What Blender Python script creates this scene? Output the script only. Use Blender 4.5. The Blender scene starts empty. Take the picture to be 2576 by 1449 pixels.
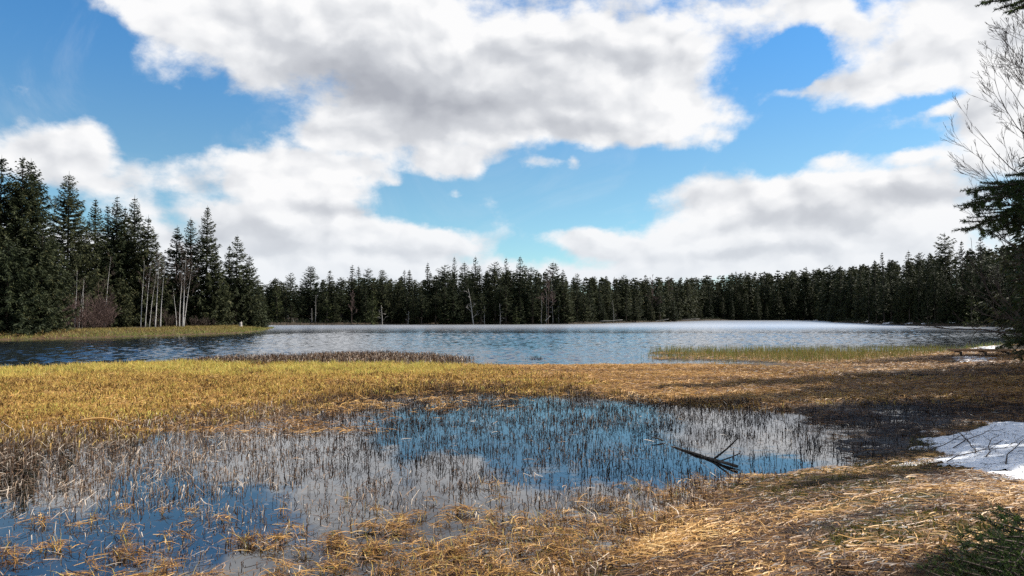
import bpy, math, random
import numpy as np
from mathutils import Vector

R = math.radians
scene = bpy.context.scene
col = scene.collection

# ---------------------------------------------------------------- camera
CAM_H = 2.6
F = 773.0                       # focal length in pixels of a 1024 wide picture
PITCH = math.atan((315 - 288) / F)
cam_data = bpy.data.cameras.new("camera")
cam_data.sensor_width = 36.0
cam_data.lens = F / 1024 * 36.0
cam_data.clip_start = 0.05
cam_data.clip_end = 6000
cam = bpy.data.objects.new("camera", cam_data)
cam.location = (0, 0, CAM_H)
cam.rotation_euler = (math.pi / 2 + PITCH, 0, 0)
col.objects.link(cam)
scene.camera = cam
scene.cycles.use_denoising = False      # keeps the fine grass crisp

S = 1024 / 2576.0               # survey notes are in a 2576 wide copy of the photo


def ray(xd, yd):
    """direction of sight for a surveyed point"""
    x = (xd * S - 512) / F
    z = -(yd * S - 288) / F
    c, s = math.cos(PITCH), math.sin(PITCH)
    return (x, c - z * s, s + z * c)


def G(xd, yd, z=0.0):
    dx, dy, dz = ray(xd, yd)
    t = (z - CAM_H) / dz
    return (dx * t, dy * t)


def AT(xd, yd, dist):
    """point at forward distance dist"""
    dx, dy, dz = ray(xd, yd)
    t = dist / dy
    return (dx * t, dist, CAM_H + dz * t)


def azel(xd, yd):
    dx, dy, dz = ray(xd, yd)
    return math.atan2(dx, dy), math.asin(dz / math.sqrt(dx * dx + dy * dy + dz * dz))


def survey(X, Y, Z=0.0):
    """inverse of G for arrays of world points"""
    c, s = math.cos(PITCH), math.sin(PITCH)
    dz = Z - CAM_H
    d = Y * c + dz * s
    u = -Y * s + dz * c
    d = np.maximum(d, 0.01)
    return (X / d * F + 512) / S, (288 - u / d * F) / S


# ---------------------------------------------------------------- sky, sun, exposure
SUN_AZ, SUN_EL = R(68), R(43)
world = bpy.data.worlds.new("World")
scene.world = world
world.use_nodes = True


class NT:
    """small helper to write node trees"""
    def __init__(self, tree):
        self.t = tree
        tree.nodes.clear()

    def n(self, kind, **kw):
        nd = self.t.nodes.new(kind)
        for k, v in kw.items():
            setattr(nd, k, v)
        return nd

    def put(self, sock, v):
        if isinstance(v, bpy.types.NodeSocket):
            self.t.links.new(v, sock)
        elif v is not None:
            sock.default_value = v

    def m(self, op, a, b=None, c=None, clamp=False):
        nd = self.n('ShaderNodeMath', operation=op, use_clamp=clamp)
        for i, v in enumerate((a, b, c)):
            self.put(nd.inputs[i], v)
        return nd.outputs[0]

    def v(self, op, a, b=None, c=None, scale=None):
        nd = self.n('ShaderNodeVectorMath', operation=op)
        for i, x in enumerate((a, b, c)):
            if x is not None:
                self.put(nd.inputs[i], x)
        if scale is not None:
            self.put(nd.inputs['Scale'], scale)
        return nd.outputs['Value'] if op in ('LENGTH', 'DOT_PRODUCT', 'DISTANCE') else nd.outputs[0]

    def cells(self, vec, scale, rough=.5, detail=1.0):
        nd = self.n('ShaderNodeTexVoronoi', voronoi_dimensions='2D', feature='SMOOTH_F1')
        self.put(nd.inputs['Vector'], vec)
        nd.inputs['Scale'].default_value = scale
        nd.inputs['Detail'].default_value = detail
        nd.inputs['Roughness'].default_value = rough
        nd.inputs['Smoothness'].default_value = .35
        nd.normalize = True
        return nd.outputs['Distance']

    def noise(self, vec, scale, detail=4, rough=0.55, dist=0.0, out=0, dim='3D'):
        nd = self.n('ShaderNodeTexNoise', noise_dimensions=dim)
        if vec is not None:
            self.put(nd.inputs['Vector'], vec)
        nd.inputs['Scale'].default_value = scale
        nd.inputs['Detail'].default_value = detail
        nd.inputs['Roughness'].default_value = rough
        nd.inputs['Distortion'].default_value = dist
        return nd.outputs[out]

    def range(self, v, a, b, c=0.0, d=1.0, smooth=True):
        nd = self.n('ShaderNodeMapRange')
        nd.interpolation_type = 'SMOOTHSTEP' if smooth else 'LINEAR'
        self.put(nd.inputs[0], v)
        for i, x in enumerate((a, b, c, d)):
            self.put(nd.inputs[i + 1], x)
        return nd.outputs[0]

    def mix(self, f, a, b, blend='MIX'):
        nd = self.n('ShaderNodeMix', data_type='RGBA', blend_type=blend)
        self.put(nd.inputs[0], f)
        self.put(nd.inputs[6], a)
        self.put(nd.inputs[7], b)
        return nd.outputs[2]

    def ramp(self, f, stops, interp='LINEAR'):
        nd = self.n('ShaderNodeValToRGB')
        cr = nd.color_ramp
        cr.interpolation = interp
        while len(cr.elements) > 1:
            cr.elements.remove(cr.elements[-1])
        for i, (p, c) in enumerate(stops):
            e = cr.elements[0] if i == 0 else cr.elements.new(p)
            e.position = p
            e.color = (*c, 1)
        self.put(nd.inputs[0], f)
        return nd.outputs[0]


# cloud banks as (x, y, half width, half height, weight) in the survey's units
CLOUDS = [
    (980, 40, 640, 250, 1.0), (620, 90, 360, 170, .75), (1330, 220, 480, 185, 1.0), (1600, 160, 360, 220, .9),
    (1010, 315, 340, 125, .9), (1960, 0, 300, 110, .7), (430, 10, 250, 120, .6), (1740, 290, 190, 80, .6),
    (1480, 300, 300, 70, .6),
    (2250, 130, 260, 170, .8), (2480, 130, 240, 260, .9), (2130, 235, 200, 75, .5), (2540, 330, 170, 130, .7),
    (2130, 408, 120, 34, .65), (2330, 386, 110, 36, .65), (2370, 280, 80, 22, .4), (2000, 218, 130, 36, .4), (2080, 60, 130, 80, .4),
    (1960, 530, 400, 105, .8), (2300, 520, 420, 130, .9), (1450, 598, 190, 52, .75), (1700, 610, 380, 75, .7),
    (2200, 640, 700, 90, .7), (1700, 690, 1200, 60, .6), (1800, 510, 240, 70, .45),
    (50, 400, 230, 105, .8), (212, 355, 110, 78, .75), (320, 465, 220, 105, .72), (560, 440, 190, 70, .6),
    (690, 400, 150, 50, .6), (780, 485, 190, 95, .7), (830, 430, 170, 46, .55), (850, 340, 140, 55, .6),
    (1130, 415, 210, 42, .6), (700, 575, 330, 95, .7), (960, 600, 240, 58, .7), (1130, 612, 170, 46, .6), (300, 625, 700, 120, .7),
    (600, 690, 1200, 90, .7),
    (965, 460, 48, 28, .55), (1345, 415, 60, 26, .5), (1412, 415, 26, 30, .45), (1142, 480, 34, 24, .42), (1810, 360, 110, 40, .4),
]
HOLES = [(400, 380, 80, 26, .4), (430, 530, 70, 60, .35), (560, 520, 90, 26, .2), (1900, 370, 120, 30, .3), (2000, 150, 95, 62, .9), (2330, 255, 120, 40, .5), (2145, 15, 50, 40, .45), (930, 320, 60, 20, .2), (150, 130, 220, 150, .5)]
GREYS = [
    (1080, 250, 420, 100, 1.0), (830, 170, 260, 90, .7), (1350, 130, 300, 60, .45), (1420, 320, 260, 42, .6), (560, 200, 110, 50, .45),
    (1000, 350, 190, 55, .6), (1600, 170, 200, 40, .25), (640, 60, 160, 70, .35),
    (2050, 560, 330, 36, .55), (2320, 505, 250, 34, .5), (500, 590, 400, 40, .5), (830, 540, 190, 26, .5), (160, 450, 190, 45, .4),
    (560, 480, 150, 30, .4), (950, 640, 600, 24, .45), (1900, 640, 420, 22, .45), (2450, 330, 150, 50, .3), (2000, 30, 150, 40, .2),
]


def sky_world():
    w = NT(world.node_tree)
    tc = w.n('ShaderNodeTexCoord')
    d = w.v('NORMALIZE', tc.outputs['Generated'])
    sp = w.n('ShaderNodeSeparateXYZ')
    w.put(sp.inputs[0], d)
    az = w.m('ARCTAN2', sp.outputs[0], sp.outputs[1])
    el = w.m('ARCSINE', sp.outputs[2])
    cb = w.n('ShaderNodeCombineXYZ')
    w.put(cb.inputs[0], az)
    w.put(cb.inputs[1], el)
    p = cb.outputs[0]
    # ragged outlines: the direction is shifted by turbulence before the banks are read
    stretch = w.v('MULTIPLY', p, (1, 1.5, 1))
    wob = w.v('SUBTRACT', w.noise(stretch, 5.0, 7, .6, out=1, dim='2D'), (.5, .5, .5))
    q = w.v('MULTIPLY_ADD', wob, (.085, .062, 0), p)

    def field(pt, blobs, start=None):
        acc = start
        for (x, y, rx, ry, wt) in blobs:
            a, e = azel(x, y)
            a2, _ = azel(x + rx, y)
            a1, _ = azel(x - rx, y)
            _, e2 = azel(x, y - ry)
            _, e1 = azel(x, y + ry)
            sx, sy = 2 / (a2 - a1), 2 / (e2 - e1)
            l = w.v('LENGTH', w.v('MULTIPLY_ADD', pt, (sx, sy, 0), (-a * sx, -e * sy, 0)))
            f = w.range(l, 0.0, 1.25, wt, 0.0)
            acc = f if acc is None else w.m('ADD', acc, f)
        return acc

    # outside the surveyed part of the sky: broken cumulus of the same kind
    off = w.m('ADD', w.range(w.m('ABSOLUTE', az), .62, .85, 0, 1), w.range(el, .42, .60, 0, 1), clamp=True)
    dome = w.noise(w.v('MULTIPLY', d, (1, 1, 1.6)), 2.3, 6, .55)
    wild = w.m('MULTIPLY', w.range(dome, .42, .62, 0, 1.0), off)
    f = field(q, CLOUDS, wild)
    for h in HOLES:
        f = w.m('SUBTRACT', f, field(q, [h]))
    fine = w.noise(stretch, 13.0, 8, .62, dim='2D')
    puffy = w.v('MULTIPLY_ADD', wob, (.06, .06, 0), stretch)

    def billows(pt):
        return w.m('ADD', w.m('MULTIPLY', w.noise(pt, 6.0, 5, .5, dim='2D'), .8), w.m('MULTIPLY', w.cells(pt, 15.0, .55, 1.5), -.55))

    billow = billows(puffy)
    lit = billows(w.v('ADD', puffy, (.011, .024, 0)))
    dens = w.m('ADD', f, w.m('MULTIPLY_ADD', fine, .9, -.45))
    dens = w.m('ADD', dens, w.m('MULTIPLY_ADD', billow, .8, -.27))
    wisp = w.noise(stretch, 3.2, 8, .66, 1.0, dim='2D')
    dens = w.m('ADD', dens, w.m('MULTIPLY_ADD', wisp, .7, -.35))
    mask = w.m('MAXIMUM', w.range(dens, .10, .64), w.m('MULTIPLY', w.range(wisp, .50, .80), .14))
    relief = w.m('SUBTRACT', billow, lit)
    grey = field(q, GREYS, w.m('MULTIPLY', w.range(dome, .52, .70, 0, .8), off))
    shade = w.m('ADD', grey, w.m('MULTIPLY_ADD', relief, -2.1, 0.10))
    shade = w.m('ADD', shade, w.m('MULTIPLY_ADD', fine, .22, -.11))
    shade = w.m('ADD', shade, w.range(f, .9, 2.2, 0.0, .15))
    shade = w.m('MULTIPLY', shade, .72)
    cl = w.ramp(shade, [(0, (.96, .96, .965)), (.14, (.86, .87, .89)), (.45, (.64, .66, .70)), (1, (.42, .44, .49))])
    cl = w.mix(w.range(el, .02, .16, .55, 0), cl, (.74, .80, .87, 1))
    sky = w.n('ShaderNodeTexSky', sky_type='NISHITA')
    sky.sun_disc = False
    sky.sun_elevation = SUN_EL
    sky.sun_rotation = SUN_AZ
    sky.altitude = 1000
    sky.air_density = 1.0
    sky.dust_density = .3
    sky.ozone_density = 3.0
    tint = w.mix(w.range(el, .15, .36), (.55, .72, .70, 1), (.37, .72, .88, 1))
    blue = w.mix(1.0, sky.outputs[0], tint, 'MULTIPLY')
    cl10 = w.v('SCALE', cl, scale=5.65)
    c = w.mix(mask, blue, cl10)
    bg = w.n('ShaderNodeBackground')
    w.put(bg.inputs[0], c)
    bg.inputs[1].default_value = 0.10
    out = w.n('ShaderNodeOutputWorld')
    w.put(out.inputs[0], bg.outputs[0])


sky_world()

sun_d = bpy.data.lights.new("sun", 'SUN')
sun_d.energy = 5.0
sun_d.angle = R(0.5)
sun_d.color = (1.0, .95, .86)
sun = bpy.data.objects.new("sun", sun_d)
to_sun = Vector((math.sin(SUN_AZ) * math.cos(SUN_EL), math.cos(SUN_AZ) * math.cos(SUN_EL), math.sin(SUN_EL)))
sun.rotation_euler = to_sun.to_track_quat('Z', 'Y').to_euler()
sun.location = (40, 10, 60)
col.objects.link(sun)

vs = scene.view_settings
vs.view_transform = 'Standard'
vs.look = 'None'
vs.exposure = 0.85
vs.gamma = 1.0
vs.use_curve_mapping = False

# ---------------------------------------------------------------- general helpers
rng = np.random.default_rng(7)


def tag(o, label=None, cat=None, group=None, kind=None):
    if label:
        o['label'] = label
    if cat:
        o['category'] = cat
    if group:
        o['group'] = group
    if kind:
        o['kind'] = kind
    return o


def link(name, data, parent=None):
    o = bpy.data.objects.new(name, data)
    col.objects.link(o)
    if parent is not None:
        o.parent = parent
    return o


def empty(name, loc, rz=0.0):
    o = link(name, None)
    o.location = loc
    o.rotation_euler = (0, 0, rz)
    o.empty_display_size = .3
    return o


def mesh_np(name, V, Q=None, T=None, mats=(), tint=None, smooth=False):
    """mesh from numpy arrays: V (n,3), quads Q (m,4), triangles T (k,3)"""
    me = bpy.data.meshes.new(name)
    V = np.asarray(V, np.float32)
    loops, starts, tot = [], [], 0
    for A in (Q, T):
        if A is not None and len(A):
            A = np.asarray(A, np.int32)
            k = A.shape[1]
            loops.append(A.ravel())
            starts.append(tot + np.arange(len(A), dtype=np.int32) * k)
            tot += A.size
    loops = np.concatenate(loops)
    starts = np.concatenate(starts)
    me.vertices.add(len(V))
    me.vertices.foreach_set('co', V.ravel())
    me.loops.add(len(loops))
    me.loops.foreach_set('vertex_index', loops.astype(np.int32))
    me.polygons.add(len(starts))
    me.polygons.foreach_set('loop_start', starts.astype(np.int32))
    if smooth:
        me.polygons.foreach_set('use_smooth', np.ones(len(starts), bool))
    for m in mats:
        me.materials.append(m)
    me.update(calc_edges=True)
    if tint is not None:
        at = me.attributes.new('tint', 'FLOAT', 'POINT')
        at.data.foreach_set('value', np.asarray(tint, np.float32))
    return me


class Acc:
    """collects pieces of geometry that make ONE mesh"""
    def __init__(self):
        self.V, self.Q, self.T, self.C, self.n = [], [], [], [], 0

    def add(self, V, Q=None, T=None, tint=None):
        V = np.asarray(V, float)
        if Q is not None and len(Q):
            self.Q.append(np.asarray(Q) + self.n)
        if T is not None and len(T):
            self.T.append(np.asarray(T) + self.n)
        self.V.append(V)
        self.C.append(np.zeros(len(V)) if tint is None else np.broadcast_to(np.asarray(tint, float), (len(V),)))
        self.n += len(V)

    def tube(self, pts, rad, k=5, cap=True, tint=None):
        P = np.asarray(pts, float)
        rad = np.broadcast_to(np.asarray(rad, float), (len(P),))
        D = np.gradient(P, axis=0)
        D /= np.linalg.norm(D, axis=1)[:, None] + 1e-9
        ref = np.array([0, 0, 1.0]) if abs(D[0, 2]) < .9 else np.array([1.0, 0, 0])
        A = np.cross(D, ref)
        A /= np.linalg.norm(A, axis=1)[:, None] + 1e-9
        B = np.cross(D, A)
        th = np.arange(k) * 2 * math.pi / k
        V = P[:, None, :] + rad[:, None, None] * (np.cos(th)[None, :, None] * A[:, None, :] + np.sin(th)[None, :, None] * B[:, None, :])
        V = V.reshape(-1, 3)
        i = np.arange(len(P) - 1)[:, None] * k
        j = np.arange(k)[None, :]
        j2 = (j + 1) % k
        Q = np.stack([i + j, i + j2, i + k + j2, i + k + j], -1).reshape(-1, 4)
        T = None
        if cap:
            n = len(P)
            V = np.vstack([V, P[:1], P[-1:]])
            c0, c1 = n * k, n * k + 1
            T = [(c0, (a + 1) % k, a) for a in range(k)] + [(c1, (n - 1) * k + a, (n - 1) * k + (a + 1) % k) for a in range(k)]
        self.add(V, Q, T, tint)

    def box(self, c, size, rz=0.0, tint=None, bevel=0.0):
        sx, sy, sz = (s / 2 for s in size)
        b = bevel or min(sx, sy, sz) * .12
        ring = [(sx - b, sy), (sx, sy - b), (sx, -sy + b), (sx - b, -sy), (-sx + b, -sy), (-sx, -sy + b), (-sx, sy - b), (-sx + b, sy)]
        V = [(x, y, z) for z in (-sz, sz) for x, y in ring]
        cr, sr = math.cos(rz), math.sin(rz)
        V = [(c[0] + x * cr - y * sr, c[1] + x * sr + y * cr, c[2] + z) for x, y, z in V]
        Q = [((i + 1) % 8, i, 8 + i, 8 + (i + 1) % 8) for i in range(8)]
        Q += [(0, 1, 2, 3), (4, 5, 6, 7), (0, 3, 4, 7), (8 + 3, 8 + 2, 8 + 1, 8), (8 + 7, 8 + 6, 8 + 5, 8 + 4), (8 + 7, 8 + 4, 8 + 3, 8)]
        self.add(V, Q, None, tint)

    def ribbons(self, P, W, side, tint=None):
        """P (n,k,3) centre lines, W (n,k) half widths, side (n,3)"""
        n, k, _ = P.shape
        off = W[:, :, None] * side[:, None, :]
        V = np.stack([P - off, P + off], 2).reshape(-1, 3)
        b = (np.arange(n)[:, None] * k + np.arange(k - 1)[None, :]) * 2
        Q = np.stack([b, b + 1, b + 3, b + 2], -1).reshape(-1, 4)
        if tint is not None:
            tint = np.repeat(np.asarray(tint, float), k * 2)
        self.add(V, Q, None, tint)

    def build(self, name, mats, smooth=False):
        if not isinstance(mats, (list, tuple)):
            mats = [mats]
        return mesh_np(name, np.vstack(self.V), np.vstack(self.Q) if self.Q else None,
                       np.vstack(self.T) if self.T else None, mats, np.concatenate(self.C), smooth)


def hash2(ix, iy, seed):
    h = (ix.astype(np.int64) * 374761393 + iy.astype(np.int64) * 668265263 + seed * 974634533) & 0xffffffff
    h = ((h ^ (h >> 13)) * 1274126177) & 0xffffffff
    return ((h ^ (h >> 16)) & 0xffff) / 65535.0


def vnoise(x, y, seed=0):
    ix, iy = np.floor(x), np.floor(y)
    fx, fy = x - ix, y - iy
    fx, fy = fx * fx * (3 - 2 * fx), fy * fy * (3 - 2 * fy)
    a, b = hash2(ix, iy, seed), hash2(ix + 1, iy, seed)
    c, d = hash2(ix, iy + 1, seed), hash2(ix + 1, iy + 1, seed)
    return (a * (1 - fx) + b * fx) * (1 - fy) + (c * (1 - fx) + d * fx) * fy


def fbm(x, y, seed=0, octv=4):
    s, a, t = 0, 1.0, 0
    for o in range(octv):
        s = s + a * vnoise(x * 2 ** o, y * 2 ** o, seed + o * 17)
        t += a
        a *= .5
    return s / t


def sstep(a, b, x):
    t = np.clip((x - a) / (b - a), 0, 1)
    return t * t * (3 - 2 * t)


def sdf(poly, X, Y):
    """signed distance, positive inside"""
    P = np.asarray(poly, float)
    d2 = np.full(X.shape, 1e18)
    ins = np.zeros(X.shape, bool)
    for (ax, ay), (bx, by) in zip(P, np.roll(P, -1, 0)):
        ex, ey = bx - ax, by - ay
        t = np.clip(((X - ax) * ex + (Y - ay) * ey) / (ex * ex + ey * ey + 1e-12), 0, 1)
        d2 = np.minimum(d2, (X - ax - t * ex) ** 2 + (Y - ay - t * ey) ** 2)
        if abs(by - ay) > 1e-12:
            c = ((ay > Y) != (by > Y)) & (X < (bx - ax) * (Y - ay) / (by - ay) + ax)
            ins ^= c
    d = np.sqrt(d2)
    return np.where(ins, d, -d)


def ground_poly(pts):
    return [G(x, y) for x, y in pts]


# ---------------------------------------------------------------- materials
def new_mat(name):
    m = bpy.data.materials.new(name)
    m.use_nodes = True
    return m, NT(m.node_tree)


def finish(w, shader, disp=None):
    o = w.n('ShaderNodeOutputMaterial')
    w.put(o.inputs[0], shader)


def principled(w, color, rough=.8, spec=.25, normal=None, **kw):
    b = w.n('ShaderNodeBsdfPrincipled')
    w.put(b.inputs['Base Color'], color)
    w.put(b.inputs['Roughness'], rough)
    w.put(b.inputs['Specular IOR Level'], spec)
    if normal is not None:
        w.put(b.inputs['Normal'], normal)
    for k, v in kw.items():
        w.put(b.inputs[k], v)
    return b.outputs[0]


def bump(w, h, strength=.5, dist=.05):
    b = w.n('ShaderNodeBump')
    b.inputs['Strength'].default_value = strength
    b.inputs['Distance'].default_value = dist
    w.put(b.inputs['Height'], h)
    return b.outputs[0]


def attr(w, name='tint'):
    a = w.n('ShaderNodeAttribute')
    a.attribute_name = name
    return a.outputs['Fac']


def objcoord(w):
    return w.n('ShaderNodeTexCoord').outputs['Object']


def mat_leafy(name, stops, transl=.3, rough=.6, spec=.2, per_object=0.0):
    """blades, needles, straw: colour from the blade's own tint plus a little mottling"""
    m, w = new_mat(name)
    f = attr(w)
    f = w.m('ADD', f, w.m('MULTIPLY_ADD', w.noise(objcoord(w), 3.0, 3), .24, -.12))
    c = w.ramp(f, stops)
    if per_object:
        oi = w.n('ShaderNodeObjectInfo')
        hs = w.n('ShaderNodeHueSaturation')
        w.put(hs.inputs['Value'], w.m('MULTIPLY_ADD', oi.outputs['Random'], per_object, 1 - per_object * .5))
        w.put(hs.inputs['Hue'], w.m('MULTIPLY_ADD', oi.outputs['Random'], -.05, .52))
        w.put(hs.inputs['Color'], c)
        c = hs.outputs[0]
    b = principled(w, c, rough, spec)
    t = w.n('ShaderNodeBsdfTranslucent')
    w.put(t.inputs[0], c)
    mx = w.n('ShaderNodeMixShader')
    mx.inputs[0].default_value = transl
    w.put(mx.inputs[1], b)
    w.put(mx.inputs[2], t.outputs[0])
    finish(w, mx.outputs[0])
    return m


def mat_bark(name, a, b, scale=8, white=False):
    m, w = new_mat(name)
    p = objcoord(w)
    n = w.noise(w.v('MULTIPLY', p, (1, 1, .25)), scale, 5, .6)
    c = w.ramp(n, [(.3, a), (.7, b)])
    if white:      # birch: dark lenticels and scars across a white bark
        k = w.noise(w.v('MULTIPLY', p, (1, 1, 3.2)), 1.6, 4, .7)
        c = w.mix(w.range(k, .58, .66), c, (.03, .026, .024, 1))
    finish(w, principled(w, c, .85, .15, bump(w, n, .6, .02)))
    return m


M = {}
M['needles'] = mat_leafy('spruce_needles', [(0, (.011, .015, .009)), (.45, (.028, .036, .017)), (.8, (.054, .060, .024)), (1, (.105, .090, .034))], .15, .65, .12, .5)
M['needles_near'] = mat_leafy('fir_needles', [(0, (.014, .026, .010)), (.5, (.036, .060, .020)), (1, (.085, .115, .030))], .3, .5, .3)
M['spruce_bark'] = mat_bark('spruce_bark', (.030, .022, .017), (.085, .066, .052))
M['birch_bark'] = mat_bark('birch_bark', (.34, .32, .30), (.56, .54, .51), 3, True)
M['dead_wood'] = mat_bark('weathered_wood', (.16, .145, .13), (.42, .39, .36), 10)
M['twig'] = mat_bark('twig_bark', (.035, .025, .021), (.105, .078, .064), 12)
M['red_twig'] = mat_bark('red_twig_bark', (.058, .040, .036), (.16, .108, .094), 12)
M['wet_wood'] = mat_bark('wet_log_bark', (.020, .016, .013), (.11, .088, .070), 9)
M['plank'] = mat_bark('plank_wood', (.22, .12, .062), (.46, .27, .15), 7)
M['sedge'] = mat_leafy('sedge_grass', [(0, (.060, .034, .012)), (.25, (.25, .135, .036)), (.5, (.60, .38, .12)), (.75, (.62, .46, .115)), (1, (.42, .41, .09))], .3)
M['reeds'] = mat_leafy('green_reeds', [(0, (.10, .075, .025)), (.35, (.26, .185, .06)), (.65, (.17, .185, .045)), (1, (.095, .145, .032))], .3)
M['straw'] = mat_leafy('dead_straw', [(0, (.025, .012, .006)), (.3, (.13, .058, .022)), (.6, (.40, .208, .060)), (.85, (.64, .365, .110)), (1, (.72, .48, .20))], .25, .5, .3)
M['stalk'] = mat_leafy('dead_stalks', [(0, (.007, .005, .004)), (.45, (.034, .018, .010)), (.7, (.15, .078, .038)), (.9, (.42, .29, .19)), (1, (.66, .55, .44))], .1, .5, .3)
M['moss'] = mat_leafy('moss_tufts', [(0, (.030, .030, .008)), (.5, (.10, .088, .018)), (1, (.19, .17, .035))], .3)


def mat_ground():
    m, w = new_mat('peaty_ground')
    p = objcoord(w)
    n1 = w.noise(p, .35, 5, .6)
    n2 = w.noise(p, 6.0, 6, .65)
    peat = w.ramp(n2, [(.3, (.012, .009, .006)), (.6, (.040, .026, .014)), (.8, (.085, .055, .028))])
    straw = w.ramp(n2, [(.3, (.05, .028, .012)), (.6, (.11, .055, .021)), (.85, (.22, .12, .045))])
    moss = w.ramp(n2, [(.3, (.022, .020, .006)), (.7, (.085, .075, .018))])
    a = attr(w, 'straw')
    c = w.mix(w.m('MULTIPLY', a, .8), peat, straw)
    c = w.mix(w.m('MULTIPLY', w.range(n1, .52, .62), a), c, moss)
    wet = attr(w, 'wet')
    rough = w.range(wet, 0, 1, .95, .55)
    finish(w, principled(w, c, rough, .3, bump(w, n2, .7, .04)))
    return m


def mat_water(name, ripple):
    m, w = new_mat(name)
    p = objcoord(w)
    nrm = None
    if ripple:
        gust = w.noise(w.v('MULTIPLY', p, (.5, 1.0, 1)), .06, 3, .6)
        a = w.noise(w.v('MULTIPLY', p, (1.3, .55, 1)), 1.2, 3, .6, .4)
        b = w.noise(w.v('MULTIPLY', p, (.6, 1.0, 1)), 3.6, 3, .6, .3)
        h = w.m('MULTIPLY_ADD', b, .34, a)
        h = w.m('MULTIPLY', h, w.range(gust, .3, .7, .55, 1.15))
        nrm = bump(w, h, 1.0, ripple)
        sy = w.n('ShaderNodeSeparateXYZ')
        w.put(sy.inputs[0], p)
        rough = w.range(sy.outputs[1], 90, 200, .07, .33)
        soft = w.range(sy.outputs[1], 110, 330, 1.0, .62)   # unresolved waves reflect less at grazing angles
    else:
        a = w.noise(p, 1.3, 2, .5)
        nrm = bump(w, a, .4, .006)
    lw = w.n('ShaderNodeFresnel')
    lw.inputs['IOR'].default_value = 2.5 if ripple else 2.35
    if nrm is not None:
        w.put(lw.inputs['Normal'], nrm)
    g = w.n('ShaderNodeBsdfGlossy')
    g.inputs['Color'].default_value = (.97, .98, 1.0, 1)
    w.put(g.inputs['Roughness'], rough if ripple else .012)
    w.put(g.inputs['Normal'], nrm)
    d = w.n('ShaderNodeBsdfDiffuse')
    d.inputs[0].default_value = (.010, .014, .018, 1) if ripple else (.010, .008, .006, 1)
    body = d.outputs[0]
    if not ripple:       # the shallow pond lets the mud show through
        t = w.n('ShaderNodeBsdfTransparent')
        t.inputs[0].default_value = (.62, .50, .36, 1)
        mx0 = w.n('ShaderNodeMixShader')
        mx0.inputs[0].default_value = .65
        w.put(mx0.inputs[1], body)
        w.put(mx0.inputs[2], t.outputs[0])
        body = mx0.outputs[0]
    mx = w.n('ShaderNodeMixShader')
    w.put(mx.inputs[0], w.m('MULTIPLY', lw.outputs[0], soft) if ripple else lw.outputs[0])
    w.put(mx.inputs[1], body)
    w.put(mx.inputs[2], g.outputs[0])
    finish(w, mx.outputs[0])
    return m


def mat_snow():
    m, w = new_mat('old_snow')
    p = objcoord(w)
    n = w.noise(p, 9, 6, .6)
    c = w.ramp(n, [(.25, (.58, .59, .62)), (.55, (.80, .81, .84))])
    specks = w.noise(p, 38, 2, .5)
    c = w.mix(w.range(specks, .70, .76), c, (.16, .11, .07, 1))
    finish(w, principled(w, c, .7, .25, bump(w, w.noise(p, 3.5, 5, .6), .9, .06)))
    return m


M['ground'] = mat_ground()
M['lake'] = mat_water('rippled_lake_water', .035)
M['pond'] = mat_water('still_pond_water', 0)
M['snow'] = mat_snow()

# ---------------------------------------------------------------- the lie of the land
# shore of the lake, taken from the survey
SHORE = ground_poly([(-900, 985), (-300, 948), (0, 933), (200, 922), (420, 917), (850, 921), (1200, 924), (1600, 921), (1850, 917), (1990, 914)])
SHORE += ground_poly([(2060, 905), (2250, 893), (2400, 885), (2500, 876), (2620, 868), (2800, 850)])
SHORE += [(112, 128), (116, 150)] + ground_poly([(2500, 822), (2320, 820), (2200, 815), (2085, 811)])
SHORE += [(215, 345), (210, 385), (120, 392)] + ground_poly([(1780, 806.5), (1690, 809), (1560, 812.5), (1480, 815)])
SHORE += ground_poly([(1300, 816), (1000, 816.5), (800, 817.5), (640, 818)])
SHORE += [(-62, 192), (-66, 160)] + ground_poly([(610, 829), (672, 827), (690, 825), (660, 832), (600, 838), (480, 842), (300, 848), (150, 851), (0, 855), (-300, 862)])
SHORE += ground_poly([(-900, 880), (-1400, 930)])

POND = ground_poly([(-1500, 1165), (0, 1125), (300, 1085), (600, 1050), (800, 1015), (1000, 990), (1250, 980), (1450, 992), (1700, 1015), (1900, 1027),
                    (2010, 1060), (2080, 1130), (2030, 1175), (1900, 1190), (1720, 1235), (1650, 1285), (1540, 1350), (1360, 1449), (1250, 1560), (900, 1640), (-1500, 1680)])
WETLAND = ground_poly([(1880, 1030), (2100, 1012), (2560, 1010), (2600, 1060), (2330, 1090), (2300, 1165), (2120, 1185), (2040, 1180), (2080, 1130)])
PUDDLES = ground_poly([(1820, 925), (2050, 922), (2420, 918), (2560, 925), (2560, 950), (2300, 955), (2000, 948)])
REEDBED = ground_poly([(1632, 886), (1680, 880), (1800, 882), (1792, 868), (1900, 866), (2060, 872), (2220, 868), (2330, 861), (2512, 858), (2600, 858), (2540, 880), (2420, 884),
                       (2380, 896), (2280, 906), (2180, 916), (2000, 919), (1930, 913), (1830, 908), (1640, 906), (1625, 900), (1800, 896), (1640, 893)])
ISLAND = ground_poly([(425, 917), (520, 908), (700, 902), (860, 895), (1000, 895), (1090, 899), (1190, 910), (1150, 914), (1000, 919), (750, 921), (500, 922)])
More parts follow.
